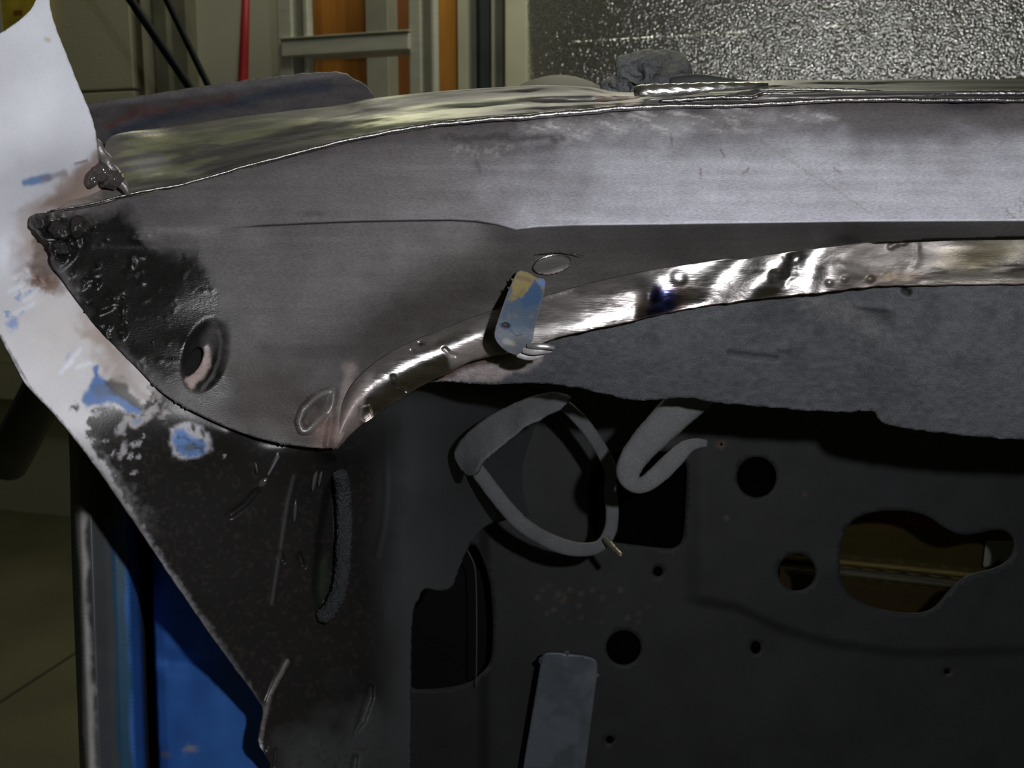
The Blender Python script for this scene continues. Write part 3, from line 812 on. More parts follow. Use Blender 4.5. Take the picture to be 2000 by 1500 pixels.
# --- top flange
TF_T = [(118, 404), (178, 362), (200, 300), (222, 264), (320, 249), (420, 234), (560, 217), (660, 206), (735, 191), (860, 178), (980, 170), (1060, 166), (1150, 170), (1195, 178), (1240, 180), (1275, 170), (1344, 163), (1475, 158), (1560, 156), (1680, 156), (1850, 155), (2400, 154)]
TF_B = [(105, 414), (170, 402), (215, 392), (245, 383), (350, 363), (420, 344), (595, 297), (690, 273), (760, 260), (880, 242), (1000, 231), (1075, 226), (1160, 218), (1200, 214), (1245, 212), (1280, 210), (1350, 208), (1475, 205), (1560, 200), (1680, 196), (1850, 196), (2400, 197)]
def d_top(u, v, x, y):
    a = sinterp(x, [100, 200, 300, 500, 730, 1000, 1250, 2400], [.499, .515, .555, .575, .585, .582, .576, .572])
    b = sinterp(x, [100, 245, 400, 600, 800, 1000, 1300, 2400], [.501, .512, .527, .540, .549, .5535, .556, .553])
    d = b * v + a * (1 - v)
    d = d - .004 * np.sin(v * np.pi) * ss(250, 400, x)
    d = d + ss(200, 300, x) * (.0030 * fbm(u * 1900, v * 100, 300, 3, 34, seed=14) + .0007 * fbm(u * 1900, v * 100, 90, 3, 14, seed=15))
    d = d + bow(x)
    r = ss(1450, 1620, x)
    d = d - r * .004 * np.exp(-((v - .62) / .09) ** 2)
    return d
def paint_top(u, v, x, y):
    p = Paint(x, y, (.26, .255, .225), .38, .8)
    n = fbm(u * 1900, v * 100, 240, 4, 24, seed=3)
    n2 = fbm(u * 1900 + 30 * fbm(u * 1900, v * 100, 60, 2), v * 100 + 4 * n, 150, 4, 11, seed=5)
    p.put(ss(.0, .35, n2) * .85 * (1 - ss(900, 1100, x)), (.62, .63, .43), .28, .85)  # pale green reflection streaks painted into the steel colour
    p.put(ss(.05, .5, -n2) * .65, (.085, .079, .076), .42, .5)
    p.put(ss(.1, .5, n) * .5, (.12, .113, .112), .4, .6)
    p.put(.8 * (1 - ss(0, .5, v)) * ss(700, 860, x) * (1 - ss(1180, 1230, x)), (.040, .036, .038), .55, .1)
    p.put(.55 * ss(680, 900, x) * (1 - ss(.85, 1.0, v + .2 * n)), (.075, .068, .066), .5, .3)
    p.put(.6 * blob(x, y, 290, 320, 40, 16, -5, .8, 6), (.30, .28, .31), .5, .3)
    p.put((1 - ss(215, 250, x)) * .9, (.20, .18, .175), .35, .5)
    p.put(.8 * pmask([(105, 405), (160, 365), (190, 350), (200, 390), (110, 412)], x, y, 8, 5), (.22, .19, .18), .5, .1)
    p.put(.7 * pmask([(1160, 185), (1250, 188), (1240, 206), (1160, 204)], x, y, 8, 5), (.28, .22, .19), .5, .3)
    r = ss(1470, 1560, x)
    p.put(r * (1 - ss(.45, .6, v)), (.05, .05, .043), .5, .4)
    p.put(r * ss(.72, .8, v), (.16, .145, .15), .4, .6)
    p.put(.7 * (1 - r) * ss(1250, 1350, x) * ss(.72, .8, v), (.17, .15, .155), .4, .6)
    return p.vary(.15, 70, 4, 10, 6)
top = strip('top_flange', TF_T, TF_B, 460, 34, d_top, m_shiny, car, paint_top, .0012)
top['label'] = 'brushed steel top flange of the rail with pale green reflections painted in'
# rolled lip and weld beads along the flange
def lipd(x): return bow(x) + np.interp(x, [100, 245, 400, 600, 800, 1000, 1300, 2400], [.498, .508, .523, .536, .545, .5495, .552, .549])
lp = crom(LIP, 160)
m_lip = plain('rolled_lip_steel', (.26, .25, .245), .36, 1, 500, .5, .2, .0008)
path = np.c_[lp[:, 0], lp[:, 1] - 3.0 - 1.2 * fbm(lp[:, 0], lp[:, 0] * 0, 60, 3), lipd(lp[:, 0]), np.interp(lp[:, 0], [98, 300, 700, 1000, 1200, 1300, 2400], [1.6, 2.2, 3.6, 5.2, 5.6, 4.2, 4.6])]
sweep('rolled_lip', path, m_lip, top, 420, 10, .9, bumps=lambda i, t: 1 + .12 * np.sin(i * .9) * np.sin(t * 2 + i * .2))
sweep('folded_bar', [(1240, 178, .560, 10), (1262, 177, .558, 12), (1320, 174, .558, 11), (1400, 170, .559, 9), (1470, 167, .562, 6), (1500, 165, .565, 3)], plain('bright_folded_steel', (.66, .66, .63), .26, 1, 300, .6, .15, .001, (.3, 1, 1)), top, 70, 16, .5, bumps=lambda i, t: 1 + .07 * np.sin(i * .8 + 3 * t))
sweep('weld_ridge', [(1290, 197, .555, 3), (1340, 194, .554, 4), (1400, 190, .554, 4), (1470, 190, .554, 4), (1490, 183, .555, 4), (1560, 182, .555, 3), (1640, 184, .555, 2)], m_lip, top, 90, 10, .8, bumps=lambda i, t: 1 + .15 * np.sin(i * 1.1 + t))
sweep('weld_ridge', [(1480, 176, .558, 2), (1560, 174, .557, 3), (1660, 176, .556, 4), (1700, 179, .5555, 4), (1800, 183, .555, 3.5), (1900, 182, .554, 5), (2400, 181, .551, 6)], m_lip, top, 120, 10, .8, bumps=lambda i, t: 1 + .15 * np.sin(i * 1.7 + t))

# --- rear flange standing behind, blue and rust tinted
def d_rear(x, y):
    t = (y - (202 - (x - 175) * .125))
    return .612 + .00003 * np.clip(x - 175, 0, 600) - .00022 * t + .0004 * fbm(x, y, 30, 3)
def paint_rear(x, y):
    p = Paint(x, y, (.105, .096, .099), .6, .1)
    ed = 200 - (x - 175) * .122
    p.put(1 - ss(2, 16, y - ed), (.20, .19, .195), .5, .2)
    p.put(.75 * lmask([(215, 246), (260, 228), (330, 212), (420, 197), (450, 190)], x, y, 8, 8, 9, 18), (.125, .055, .05))
    bl = lmask([(225, 260), (300, 236), (380, 218), (470, 200), (560, 178), (640, 170)], x, y, 10, 10, 4, 30)
    p.put(.85 * bl, (.050, .060, .088), .5, .1)
    return p.vary(.18, 40, 4, 10, 2)
rear_o = [(168, 206), (176, 201), (250, 190), (330, 178), (420, 165), (520, 151), (590, 143), (650, 139), (672, 141), (690, 152), (712, 164), (726, 178), (738, 200), (700, 240), (560, 270), (380, 300), (250, 320), (190, 320)]
rf = sheet('rear_flange', rear_o, d_rear, m_bare, car, paint_rear, 4, thick=.0015, rounds=1, jag=1.2)
rf['label'] = 'upright rear flange with rust-red and blue bands'
sweep('rear_flange_fold', [(186, 274, .500, 7), (198, 300, .502, 12), (216, 330, .504, 13), (238, 360, .506, 10), (252, 380, .508, 4)], plain('grey_fold', (.16, .148, .142), .4, .4, 300, .5, .3), rf, 30, 12, .7, bumps=lambda i, t: 1 + .15 * np.sin(i * .8 + t))

# --- pale rounded housing just behind the rail
hs_ = lump('rounded_housing', 1092, 292, .74, 150, 146, .07, plain('olive_housing', (.16, .155, .11), .7, 0, 60, .2, .08), car, 3, .015, 30)
hs_['label'] = 'pale olive rounded housing just showing over the rail'
# --- sealer lump and wedge beyond the rail
m_putty = plain('blue_grey_putty', (.165, .172, .174), .75, 0, 160, 1.0, .35, .006)
pt = lump('sealer_lump', 1264, 142, .66, 64, 48, .02, m_putty, car, 5, .55, 36, 5)
lump('sealer_lump', 1208, 168, .65, 28, 26, .015, m_putty, car, 8, .5, 26, -20)
lump('sealer_lump', 1300, 150, .655, 34, 30, .014, m_putty, car, 2, .5, 26, 20)
sweep('sealer_strip', [(1310, 160, .64, 10), (1360, 156, .64, 12), (1420, 160, .64, 8), (1490, 165, .64, 4)], plain('dark_sealer', (.06, .065, .06), .7, 0, 120, .6, .3), car, 40, 12, .6)

# --- pillar and side panel
d_side = tps([(85, -30, .470), (-120, 100, .455), (150, 160, .478), (185, 270, .490), (-120, 400, .462), (60, 300, .474), (-120, 600, .468), (0, 655, .474), (108, 545, .5005), (60, 455, .506), (140, 430, .512), (110, 700, .486), (190, 645, .5005), (450, 846, .5165), (560, 878, .532), (655, 890, .547), (560, 800, .550), (480, 780, .535), (60, 760, .476), (180, 900, .488), (298, 758, .5035), (320, 800, .506),
              (350, 1150, .520), (430, 1265, .535), (510, 1385, .552), (330, 950, .516), (450, 900, .526), (450, 1100, .541), (560, 960, .548), (600, 1050, .566), (560, 1250, .570), (650, 900, .562), (650, 1150, .590), (640, 1400, .592), (520, 1500, .565),
              (740, 900, .615), (740, 1100, .632), (740, 1350, .640), (800, 800, .640), (830, 950, .672), (805, 1200, .665), (803, 1500, .665), (900, 760, .725), (900, 1000, .755), (950, 900, .825), (940, 1040, .785), (880, 1140, .720), (1020, 790, .845), (1080, 780, .905), (1040, 950, .905), (990, 900, .860), (600, 700, .57), (800, 700, .65), (420, 560, .54), (250, 350, .520)])
BEAD = [(664, 925), (670, 960), (673, 1010), (672, 1060), (670, 1110), (664, 1150), (648, 1185), (628, 1208)]
def d_sidef(x, y):
    d = d_side(x, y)
    # hollow left of the bead, slits, sharp scuffed lip at the bottom
    d = d + .012 * pmask([(640, 955), (658, 930), (660, 1100), (650, 1160), (625, 1200), (615, 1150), (622, 1050)], x, y, 9)
    d = d + .008 * pmask([(720, 1334), (728, 1340), (728, 1365), (712, 1410), (692, 1434), (704, 1390)], x, y, 4)
    d = d + .006 * lmask([(694, 1480), (688, 1520)], x, y, 5, 4) + .004 * lmask([(539, 1465), (536, 1500)], x, y, 2.5, 2)
    d = d + .005 * lmask([(585, 1085), (590, 1105)], x, y, 5, 5) + .004 * lmask([(547, 1080), (552, 1095)], x, y, 4, 4)
    d = d + .003 * lmask([(500, 960), (478, 985), (450, 1005)], x, y, 5, 5)
    d = d - .0022 * lmask([(562, 1290), (540, 1330), (523, 1372)], x, y, 5, 5)
    d = d + .002 * lmask([(752, 850), (754, 960), (748, 1030), (735, 1085)], x, y, 5, 5)
    d = d - .0014 * lmask([(574, 930), (562, 980), (548, 1070), (535, 1150), (531, 1180)], x, y, 4, 4)
    d = d - .0016 * lmask([(543, 890), (525, 925)], x, y, 2.5, 2)
    # weld blobs and chips by the rail end
    d = d - .004 * blob(x, y, 65, 545, 30, 26, 0, .8) * (.5 + fbm(x, y, 14, 3)) * .7
    d = d - .0008 * pmask([(60, 470), (105, 480), (115, 560), (70, 560), (55, 520)], x, y, 8) * fbm(x, y, 12, 3)
    return d
def paint_side(x, y):
    p = Paint(x, y, (.71, .725, .785), .55, 0)
    p.put(.5 * ss(420, 620, y + fbm(x, y, 80) * 40), (.66, .64, .64), .45)
    # heat-browned paint near the welds
    p.put(.85 * blob(x, y, 150, 372, 90, 26, -28, .8, 12), (.34, .24, .19), .5)
    p.put(.9 * pmask([(150, 330), (190, 290), (260, 330), (260, 390), (100, 412), (80, 404), (130, 370)], x, y, 9, 7), (.30, .23, .20), .5)
    p.put(.8 * blob(x, y, 68, 470, 34, 60, 10, .8, 10), (.36, .29, .25), .55)
    p.put(.9 * pmask([(62, 455), (98, 478), (112, 520), (120, 548), (95, 570), (62, 556), (58, 520), (66, 490)], x, y, 8, 6, 14), (.21, .165, .14), .5, .1)
    p.put(.8 * blob(x, y, 92, 556, 34, 14, 20, .6, 8, 12), (.19, .10, .075))
    p.put(.75 * blob(x, y, 205, 665, 26, 62, -32, .8, 16), (.30, .21, .165), .6)
    p.put(.6 * blob(x, y, 250, 740, 60, 30, 40, .8, 14), (.40, .33, .29))
    p.put(.35 * blob(x, y, 120, 640, 70, 70, 0, .9, 20), (.62, .55, .49))
    p.put(.8 * blob(x, y, 5, 490, 14, 30, 0, .6, 4), (.85, .88, .95), .25)
    # blue under-paint marks
    p.put(.9 * lmask([(50, 358), (72, 352), (95, 346)], x, y, 7, 4, 3), (.13, .25, .52))
    p.put(.7 * lmask([(85, 350), (110, 343), (128, 337)], x, y, 6, 4, 3), (.30, .27, .30))
    p.put(.8 * lmask([(145, 322), (170, 313)], x, y, 2, 1.5, 2), (.16, .11, .10))
    for (cx, cy, rx, ry, a) in ((25, 632, 9, 12, 20), (36, 580, 5, 9, 20), (14, 612, 5, 5, 0), (58, 572, 6, 4, -30), (45, 610, 8, 4, -40)):
        p.put(.8 * blob(x, y, cx, cy, rx, ry, a, .7, 6, 8), (.22, .34, .66))
    for pl in ([(18, 568), (40, 560)], [(48, 588), (72, 566)], [(30, 612), (66, 594)], [(130, 715), (158, 680)], [(118, 728), (140, 706)], [(150, 718), (176, 708)]):
        p.put(.7 * lmask(pl, x, y, 4, 3, 2), (.82, .86, .94), .3)
    p.put(.8 * blob(x, y, 133, 697, 4, 10, 35, .6, 3), (.40, .50, .72))
    p.put(.6 * blob(x, y, 92, 75, 6, 4, 50, .6, 3), (.45, .38, .22))
    # black lower part
    blk = [(168, 845), (172, 815), (190, 797), (212, 790), (232, 797), (262, 806), (288, 782), (300, 762), (345, 775), (400, 800), (430, 760), (480, 640), (760, 600), (1150, 600), (1150, 1560), (515, 1560), (505, 1390), (420, 1262), (330, 1140), (290, 1065), (235, 965), (195, 895)]
    fine = fbm(x, y, 9, 3, seed=9)
    bm = pmask(blk, x + fine * 6, y + fine * 4, 13, 5, 26, 7)
    bm = ss(.25, .75, bm + .25 * fine * (bm > .05) * (bm < .95))
    p.put(bm, (.0155, .0145, .014), .33, 0)
    # grey overspray kept along the left edge
    edge = np.array([(0, 655), (60, 760), (110, 812), (180, 900), (270, 1030), (350, 1150), (430, 1265), (510, 1385)])
    e = linedist(edge, x, y)
    p.put((1 - ss(2, 14, e + fine * 4)) * ss(850, 950, y) * (1 - .6 * ss(1050, 1300, y)), (.20, .20, .215), .5)
    p.put((1 - ss(10, 45, e + fine * 14)) * ss(820, 880, y) * (1 - ss(960, 1060, y)) * .5, (.25, .245, .25), .5)
    p.put((1 - ss(.5, 4, e + fbm(x, y, 8) * 2)) * (1 - ss(1000, 1100, y)) * .75, (.10, .07, .065))
    # chips of blue and white in the black
    A = [(161, 780), (166, 765), (178, 752), (184, 735), (181, 718), (190, 712), (195, 735), (210, 745), (222, 758), (240, 772), (262, 786), (278, 800), (272, 810), (245, 800), (225, 788), (208, 786), (190, 792), (170, 794)]
    p.put(pmask([(q[0] + 2, q[1] + 2) for q in A], x, y, 9, 4, 14), (.52, .50, .52))
    p.put(pmask(A, x, y, 4, 4, 14), (.10, .20, .46), .45)
    p.put(.9 * pmask([(200, 744), (232, 735), (248, 745), (254, 768), (280, 790), (276, 803), (240, 783), (214, 768)], x, y, 5, 4, 12), (.062, .056, .046), .45)
    p.put(.6 * pmask([(180, 755), (205, 748), (220, 770), (195, 782)], x, y, 6, 5, 10), (.11, .14, .19))
    p.put(.85 * lmask([(222, 735), (252, 742), (268, 762), (285, 775)], x, y, 6, 5, 5), (.42, .38, .36), .5)
    p.put(.9 * lmask([(250, 818), (265, 828), (285, 815), (298, 800)], x, y, 9, 4, 4), (.44, .42, .42))
    p.put(.8 * blob(x, y, 268, 822, 11, 5, -20, .6, 3), (.20, .28, .48))
    p.put(.8 * lmask([(300, 765), (312, 772), (306, 785), (316, 800), (318, 815)], x, y, 8, 6, 7, 10) * ss(-.2, .3, fbm(x, y, 8, 3, seed=3)), (.32, .29, .275))
    B = [(329, 838), (344, 831), (356, 824), (372, 822), (388, 832), (402, 838), (412, 858), (410, 880), (392, 896), (362, 896), (342, 888), (334, 868)]
    p.put(pmask(B, x, y, 5, 5, 14), (.46, .46, .50), .5)
    p.put(pmask([(338, 842), (356, 836), (366, 850), (392, 858), (406, 868), (398, 886), (368, 892), (346, 882), (338, 862)], x, y, 5, 4, 12), (.13, .24, .50), .5)
    p.put(.8 * blob(x, y, 375, 872, 22, 7, -5, .7, 4), (.10, .115, .13))
    for (a, b) in ((378, 835), (395, 845)): p.put(.9 * blob(x, y, a, b, 4, 8, -20, .5, 3), (.03, .03, .03))
    for (cx, cy, rx, ry, a) in ((236, 835, 8, 16, 30), (240, 880, 7, 17, 25), (203, 862, 5, 4, 0), (241, 848, 3, 4, 0), (260, 870, 4, 6, 0), (272, 865, 4, 7, 30), (255, 890, 3, 8, 10), (272, 890, 5, 4, 60), (262, 922, 7, 3, -20), (186, 858, 4, 3, 0), (280, 850, 2, 5, 0), (220, 885, 3, 9, 35), (190, 810, 6, 7, 0), (440, 893, 5, 3, -40)):
        p.put(.9 * blob(x, y, cx, cy, rx, ry, a, .5, 4, 7), (.36, .345, .36), .4)
    p.put(.95 * blob(x, y, 146, 796, 8, 6, 0, .6, 4, 6), (.04, .035, .035))
    # grey primer on the part that turns in
    g = ss(690, 800, x + fbm(x, y, 70, 3, 200) * 26) * ss(740, 800, y)
    g2 = ss(1330, 1440, y + fbm(x, y, 60, 3) * 40 - np.maximum(0, 640 - x) * .9) * (1 - g)
    p.put(g, (.054, .058, .062), .6, 0); p.put(g2 * .9, (.050, .053, .055), .6, 0)
    p.put(.55 * lmask([(752, 840), (760, 960), (742, 1090)], x, y, 26, 24, 10), (.022, .023, .024), .5)
    hid = pmask([(150, 560), (330, 400), (700, 500), (660, 850), (420, 800), (320, 745), (210, 640)], x, y, 8)
    p.put(hid, (.004, .004, .004), .7)  # area behind the rail painted black so the dimple hole reads dark
    # worn greys: scuffed lip, runs, slots
    p.put(.8 * lmask([(562, 1292), (540, 1330), (523, 1372), (506, 1452)], x, y, 4, 2.5, 2), (.17, .155, .15), .45)
    p.put(.5 * lmask([(574, 930), (562, 980), (548, 1070), (535, 1150), (531, 1180)], x, y, 3, 2.5), (.085, .085, .09), .35)
    p.put(.7 * lmask([(543, 890), (525, 925)], x, y, 2, 1.2), (.22, .215, .23), .35)
    p.put(.8 * pmask([(622, 1100), (640, 1080), (640, 1140), (626, 1190), (614, 1185)], x, y, 8), (.022, .034, .020), .5)
    p.put(.5 * ss(.35, .8, fbm(x, y, 7, 2, seed=11)) * bm * (1 - g), (.035, .027, .024), .4)
    p.vary(.06, 60, 3)
    return p
side_out = [(80, -30), (96, -30), (97, 10), (107, 50), (127, 100), (150, 158), (171, 206), (186, 248), (190, 285), (196, 330), (214, 385), (290, 460), (420, 520), (600, 690), (720, 720), (860, 700), (1000, 735), (1110, 780), (1120, 900), (1080, 1000), (990, 1010),
            (958, 1022), (940, 1034), (925, 1052), (905, 1090), (888, 1140), (878, 1150), (860, 1154), (835, 1148), (824, 1154), (820, 1168), (808, 1186), (804, 1240), (803, 1400), (802, 1600),
            (545, 1600), (536, 1510), (520, 1475), (505, 1456), (509, 1425), (517, 1396), (512, 1374), (430, 1265), (350, 1150), (270, 1030), (180, 900), (110, 812), (60, 762), (47, 745), (0, 656), (-60, 560), (-140, 420), (-140, 130), (-60, 98), (0, 66), (40, 38), (66, 14)]
side = sheet('side_panel', side_out, d_sidef, m_pillar, car, paint_side, 3.9, thick=.0018, rounds=1, jag=.7)
side['label'] = 'pillar in chipped white paint running down into a black painted side panel'
m_bead = plain('rough_black_sealer', (.032, .034, .037), .2, 0, 900, 1.0, .3, .0025)
hb = [(q[0] , q[1], float(d_side(np.array([float(q[0])]), np.array([float(q[1])]))[0]) - .006, 15) for q in BEAD]
sweep('sealer_bead', hb, m_bead, side, 240, 30, .9, bumps=lambda i, t: 1 + .10 * fbm(i * 4.0, t * 60, 16, 3) + .09 * fbm(i * 4.0, t * 60, 7, 2, seed=4))
m_run = plain('glossy_paint_run', (.05, .048, .046), .2, 0, 200, .2, .2)
for (cx, cy, rx, ry, an) in ((615, 930, 4.5, 29, 10), (626, 928, 3.5, 22, 10), (576, 996, 4, 24, 4), (513, 942, 7, 12, 40), (500, 912, 3, 14, -10)):
    lump('paint_run', cx, cy, float(d_side(np.array([float(cx)]), np.array([float(cy)]))[0]) - .0003, rx, ry, .0014, m_run, side, int(cx), .12, 12, an)
# weld blobs at the joint of pillar and rail
m_blobw = plain('bubbled_weld', (.11, .10, .095), .14, .5, 160, .5, .3, .002)
lump('weld_blob', 196, 333, .505, 22, 20, .007, m_blobw, side, 1, .3, 18)
lump('weld_blob', 219, 347, .507, 22, 20, .008, m_blobw, side, 2, .3, 18)
lump('weld_blob', 178, 348, .503, 15, 20, .004, m_blobw, side, 4, .2, 18)
lump('weld_blob', 78, 435, .499, 20, 16, .006, m_black, side, 3, .35, 20, 30)
lump('weld_blob', 112, 450, .500, 26, 17, .006, m_black, side, 6, .4, 22, 20)
lump('weld_blob', 120, 480, .499, 20, 18, .005, m_black, side, 9, .4, 20, 60)
lump('weld_blob', 150, 446, .502, 20, 22, .006, m_black, side, 12, .35, 20, 40)
lump('weld_blob', 76, 540, .5035, 17, 20, .003, plain('brown_weld', (.22, .18, .155), .4, .3, 200, .6, .3), side, 15, .3, 18)
rs = random.Random(4)
for (cx, cy, r) in ((170, 540, 4), (112, 505, 5), (122, 512, 4), (240, 580, 6), (228, 590, 5), (245, 630, 7), (250, 600, 4), (236, 650, 6), (262, 668, 4), (298, 668, 5), (338, 700, 4), (215, 600, 3), (232, 615, 4), (256, 615, 3), (244, 655, 4), (192, 520, 5), (165, 550, 6)):
    lump('weld_spatter', cx, cy, float(d_face(np.array([float(cx)]), np.array([float(cy)]))[0]) - .0002, r, r * .8, .0011, m_black, rail, int(cx), .3, 9)

# --- dark textured panel under the rail
d_und = tps([(820, 760, .60), (900, 720, .585), (1000, 690, .578), (1080, 655, .573), (1300, 600, .573), (1650, 545, .572), (2400, 530, .570), (1060, 750, .592), (1210, 700, .580), (1210, 780, .596), (1400, 785, .602), (1400, 680, .584), (1650, 800, .606), (1650, 680, .590), (1700, 690, .586), (1740, 700, .580), (1760, 835, .598), (2400, 700, .580), (2400, 866, .598)])
def d_undf(x, y):
    d = d_und(x, y) + bow(x) + .00028 * fbm(x, y, 14, 3, 7, seed=5) * (.5 + .5 * ss(640, 760, y)) + .0008 * fbm(x, y, 110, 2, seed=7)
    d = d + .003 * lmask([(1425, 690), (1460, 694), (1515, 700)], x, y, 4, 4) - .0018 * blob(x, y, 1532, 681, 14, 7)
    d = d - .002 * lmask([(1672, 595), (1700, 600), (1735, 604)], x, y, 4, 4) + .005 * blob(x, y, 1770, 569, 10, 7, 30) + .002 * blob(x, y, 1715, 628, 26, 22, 0, .7)
    return d
def paint_und(x, y):
    p = Paint(x, y, (.082, .086, .094), .6, 0)
    p.put(.55 * ss(.1, .6, fbm(x, y, 55, 4)) * (1 - ss(690, 760, y)), (.045, .047, .05))
    p.put(.5 * lmask([(1580, 590), (1660, 610), (1720, 660)], x, y, 22, 20, 10), (.15, .15, .155))
    p.put(.85 * pmask([(845, 742), (880, 738), (930, 712), (985, 702), (1062, 692), (1050, 712), (960, 745), (900, 748)], x, y, 8, 6, 20), (.40, .35, .35), .55)
    p.put(.5 * lmask([(860, 738), (905, 715), (960, 700)], x, y, 4, 3, 4), (.25, .12, .07), .4, .5)
    p.put(.9 * blob(x, y, 1770, 569, 10, 7, 30, .3), (.006, .006, .006))
    p.put(.7 * lmask([(1425, 690), (1460, 694), (1515, 700)], x, y, 3, 3), (.03, .031, .033))
    return p.vary(.22, 12, 3, 6, 4)
und_out = [(826, 752), (860, 728), (910, 700), (1000, 665), (1080, 640), (1230, 606), (1400, 575), (1590, 552), (1790, 538), (2400, 528), (2400, 868), (1960, 858), (1860, 848), (1780, 839), (1735, 831), (1716, 822), (1708, 806), (1700, 801), (1650, 806), (1560, 800), (1460, 792), (1400, 787), (1345, 776), (1290, 780), (1240, 783), (1215, 778), (1180, 768), (1120, 757), (1062, 748), (1000, 750), (940, 752), (890, 746), (850, 746)]
und = sheet('under_panel', und_out, d_undf, m_prim, car, paint_und, 4.6, thick=.0015, rounds=1, jag=1.6, jscale=14)
und['label'] = 'dark grey rough-primed panel hanging under the shiny flange'

# --- bulkhead with its holes
def circ(cx, cy, r, n=28, ry=None): return [(cx + r * math.cos(a), cy + (ry or r) * math.sin(a)) for a in np.linspace(0, 2 * np.pi, n, endpoint=False)]
KEY = [(1640, 1080), (1648, 1040), (1668, 1012), (1710, 998), (1770, 996), (1815, 1008), (1842, 1030), (1875, 1045), (1900, 1044), (1940, 1034), (1966, 1036), (1982, 1054), (1980, 1082), (1966, 1100), (1940, 1112), (1905, 1120), (1878, 1130), (1850, 1160), (1825, 1190), (1795, 1200), (1740, 1196), (1690, 1184), (1656, 1160), (1640, 1125)]
SQ = [(1150, 880), (1320, 880), (1342, 900), (1340, 960), (1336, 1050), (1322, 1070), (1300, 1072), (1190, 1058), (1150, 1050)]
b_holes = [KEY, SQ, circ(1478, 932, 39, 28, 40), circ(1218, 1265, 34), circ(1285, 1116, 10, 16), circ(1557, 1118, 37), circ(1476, 1265, 10, 16, 13), circ(1191, 1445, 8, 14), circ(1850, 1312, 7, 14), circ(1409, 868, 4, 10),
           [(760, 1090), (900, 1080), (926, 1058), (946, 1090), (960, 1150), (964, 1250), (956, 1310), (900, 1345), (760, 1350)]]
def d_bulk(x, y):
    d = .885 + (x - 1400) * -.000012 + (y - 1000) * .00002
    # pressed swage lines and the raised pad left of the loop
    d = d - .006 * (1 - ss(-6, 8, y - np.interp(x, [1350, 1440, 1520, 1620, 1760, 1900, 2400], [1170, 1185, 1225, 1255, 1275, 1272, 1262]))) * ss(1330, 1380, x)
    d = d - .02 * (1 - ss(900, 1000, x)) * 0
    d = d + .0010 * fbm(x, y, 160, 3)
    d = d - .010 * ss(960, 930, x) * (y > 0) + .004 * lmask([(912, 1050), (930, 1100), (930, 1500)], x, y, 3, 3) * 0
    return d
def paint_bulk(x, y):
    p = Paint(x, y, (.0225, .0238, .0245), .65, 0)
    p.put(.4 * ss(1300, 1700, x), (.022, .0245, .0275))
    p.put(.6 * (1 - ss(940, 980, x)), (.012, .0125, .013))  # left end painted darker for the shade behind the flap
    f = pmask([(1040, 1150), (1260, 1140), (1270, 1215), (1060, 1200)], x, y, 30)
    p.put(.5 * f * ss(.75, 1.0, fbm(x, y, 7, 2, seed=3)), (.13, .115, .09))
    for (cx, cy, r) in ((1419, 1010, 5), (1408, 868, 7), (1048, 1170, 4), (1570, 968, 3), (1100, 1170, 4)):
        p.put(.7 * blob(x, y, cx, cy, r, r * .8, 0, .6, 2, 5), (.14, .09, .05))
    return p.vary(.14, 60, 4)
bulk = sheet('bulkhead', [(690, 700), (2500, 700), (2500, 1800), (690, 1800)], d_bulk, painted('bulkhead_primer', 700, .35, None, .2, .3), car, paint_bulk, 9, b_holes, [], .002, 0)
bulk['label'] = 'dark primed bulkhead with round and keyhole-shaped cut-outs'
# added black sheet that makes the left-hand holes read dark
hole_backing = sheet('black_backing', [(1080, 780), (1548, 780), (1530, 1060), (1518, 1160), (1530, 1560), (1080, 1560)], lambda x, y: .905 + 0 * x, plain('hole_shade_black', (.002, .002, .002), .9, spec=0.0), bulk, None, 30, thick=.002, rounds=1)
sheet('black_backing', [(740, 1030), (1010, 1030), (1010, 1400), (740, 1400)], lambda x, y: .945 + 0 * x, plain('recess_shade_black', (.005, .005, .0055), .8, spec=.1), bulk, None, 30, thick=.002, rounds=1)  # added black sheet standing in for the shade of the left recess
sweep('wire', [(905, 1060, .868, 1.2), (925, 1100, .868, 1.4), (930, 1140, .868, 1.3), (931, 1250, .868, 1.3), (930, 1340, .872, 1.2)], plain('dusty_wire', (.06, .055, .045), .6), bulk, 40, 8)
# what shows through the keyhole: brown cross member with a bright edge
def d_cross(x, y): return 1.10 + .00012 * (y - 1100) - .012 * np.exp(-((y - (1098 + .1 * (x - 1640))) / 7.0) ** 2) - .010 * np.exp(-((y - (1118 + .12 * (x - 1640))) / 6.0) ** 2)
def paint_cross(x, y):
    p = Paint(x, y, (.046, .036, .010), .4, .2)
    p.put(1 - ss(1014, 1036, y + fbm(x, y, 30) * 8 - (x - 1700) * .06), (.07, .020, .006), .5, 0)
    yl = 1097 + .10 * (x - 1640)
    p.put(np.exp(-((y - yl) / 4.0) ** 2), (.34, .27, .10), .3, .6)
    p.put(np.exp(-((y - yl - 11) / 6.0) ** 2), (.02, .022, .012), .5, 0)
    p.put(np.exp(-((y - yl - 21) / 4.0) ** 2) * .9, (.28, .27, .2), .25, .8)
    p.put(ss(8, 26, y - yl - 22), (.034, .023, .007), .5, 0)
    return p.vary(.12, 50, 4, 12)
cm = sheet('cross_member', [(1440, 940), (2400, 940), (2400, 1420), (1440, 1420)], d_cross, m_pnt, None, paint_cross, 5, thick=.01, rounds=0)
tag(cm, 'brown and olive cross member seen through the keyhole cut-out of the bulkhead', 'beam')
pl = sheet('paper_tag', [(1926, 1056), (2000, 1058), (2000, 1104), (1966, 1108), (1952, 1092), (1936, 1106), (1920, 1108)], lambda x, y: 1.08 + 0 * x, plain('pale_paper', (.16, .16, .13), .8, 0, 100, .1, .1), None, None, 6, thick=.001, rounds=0)
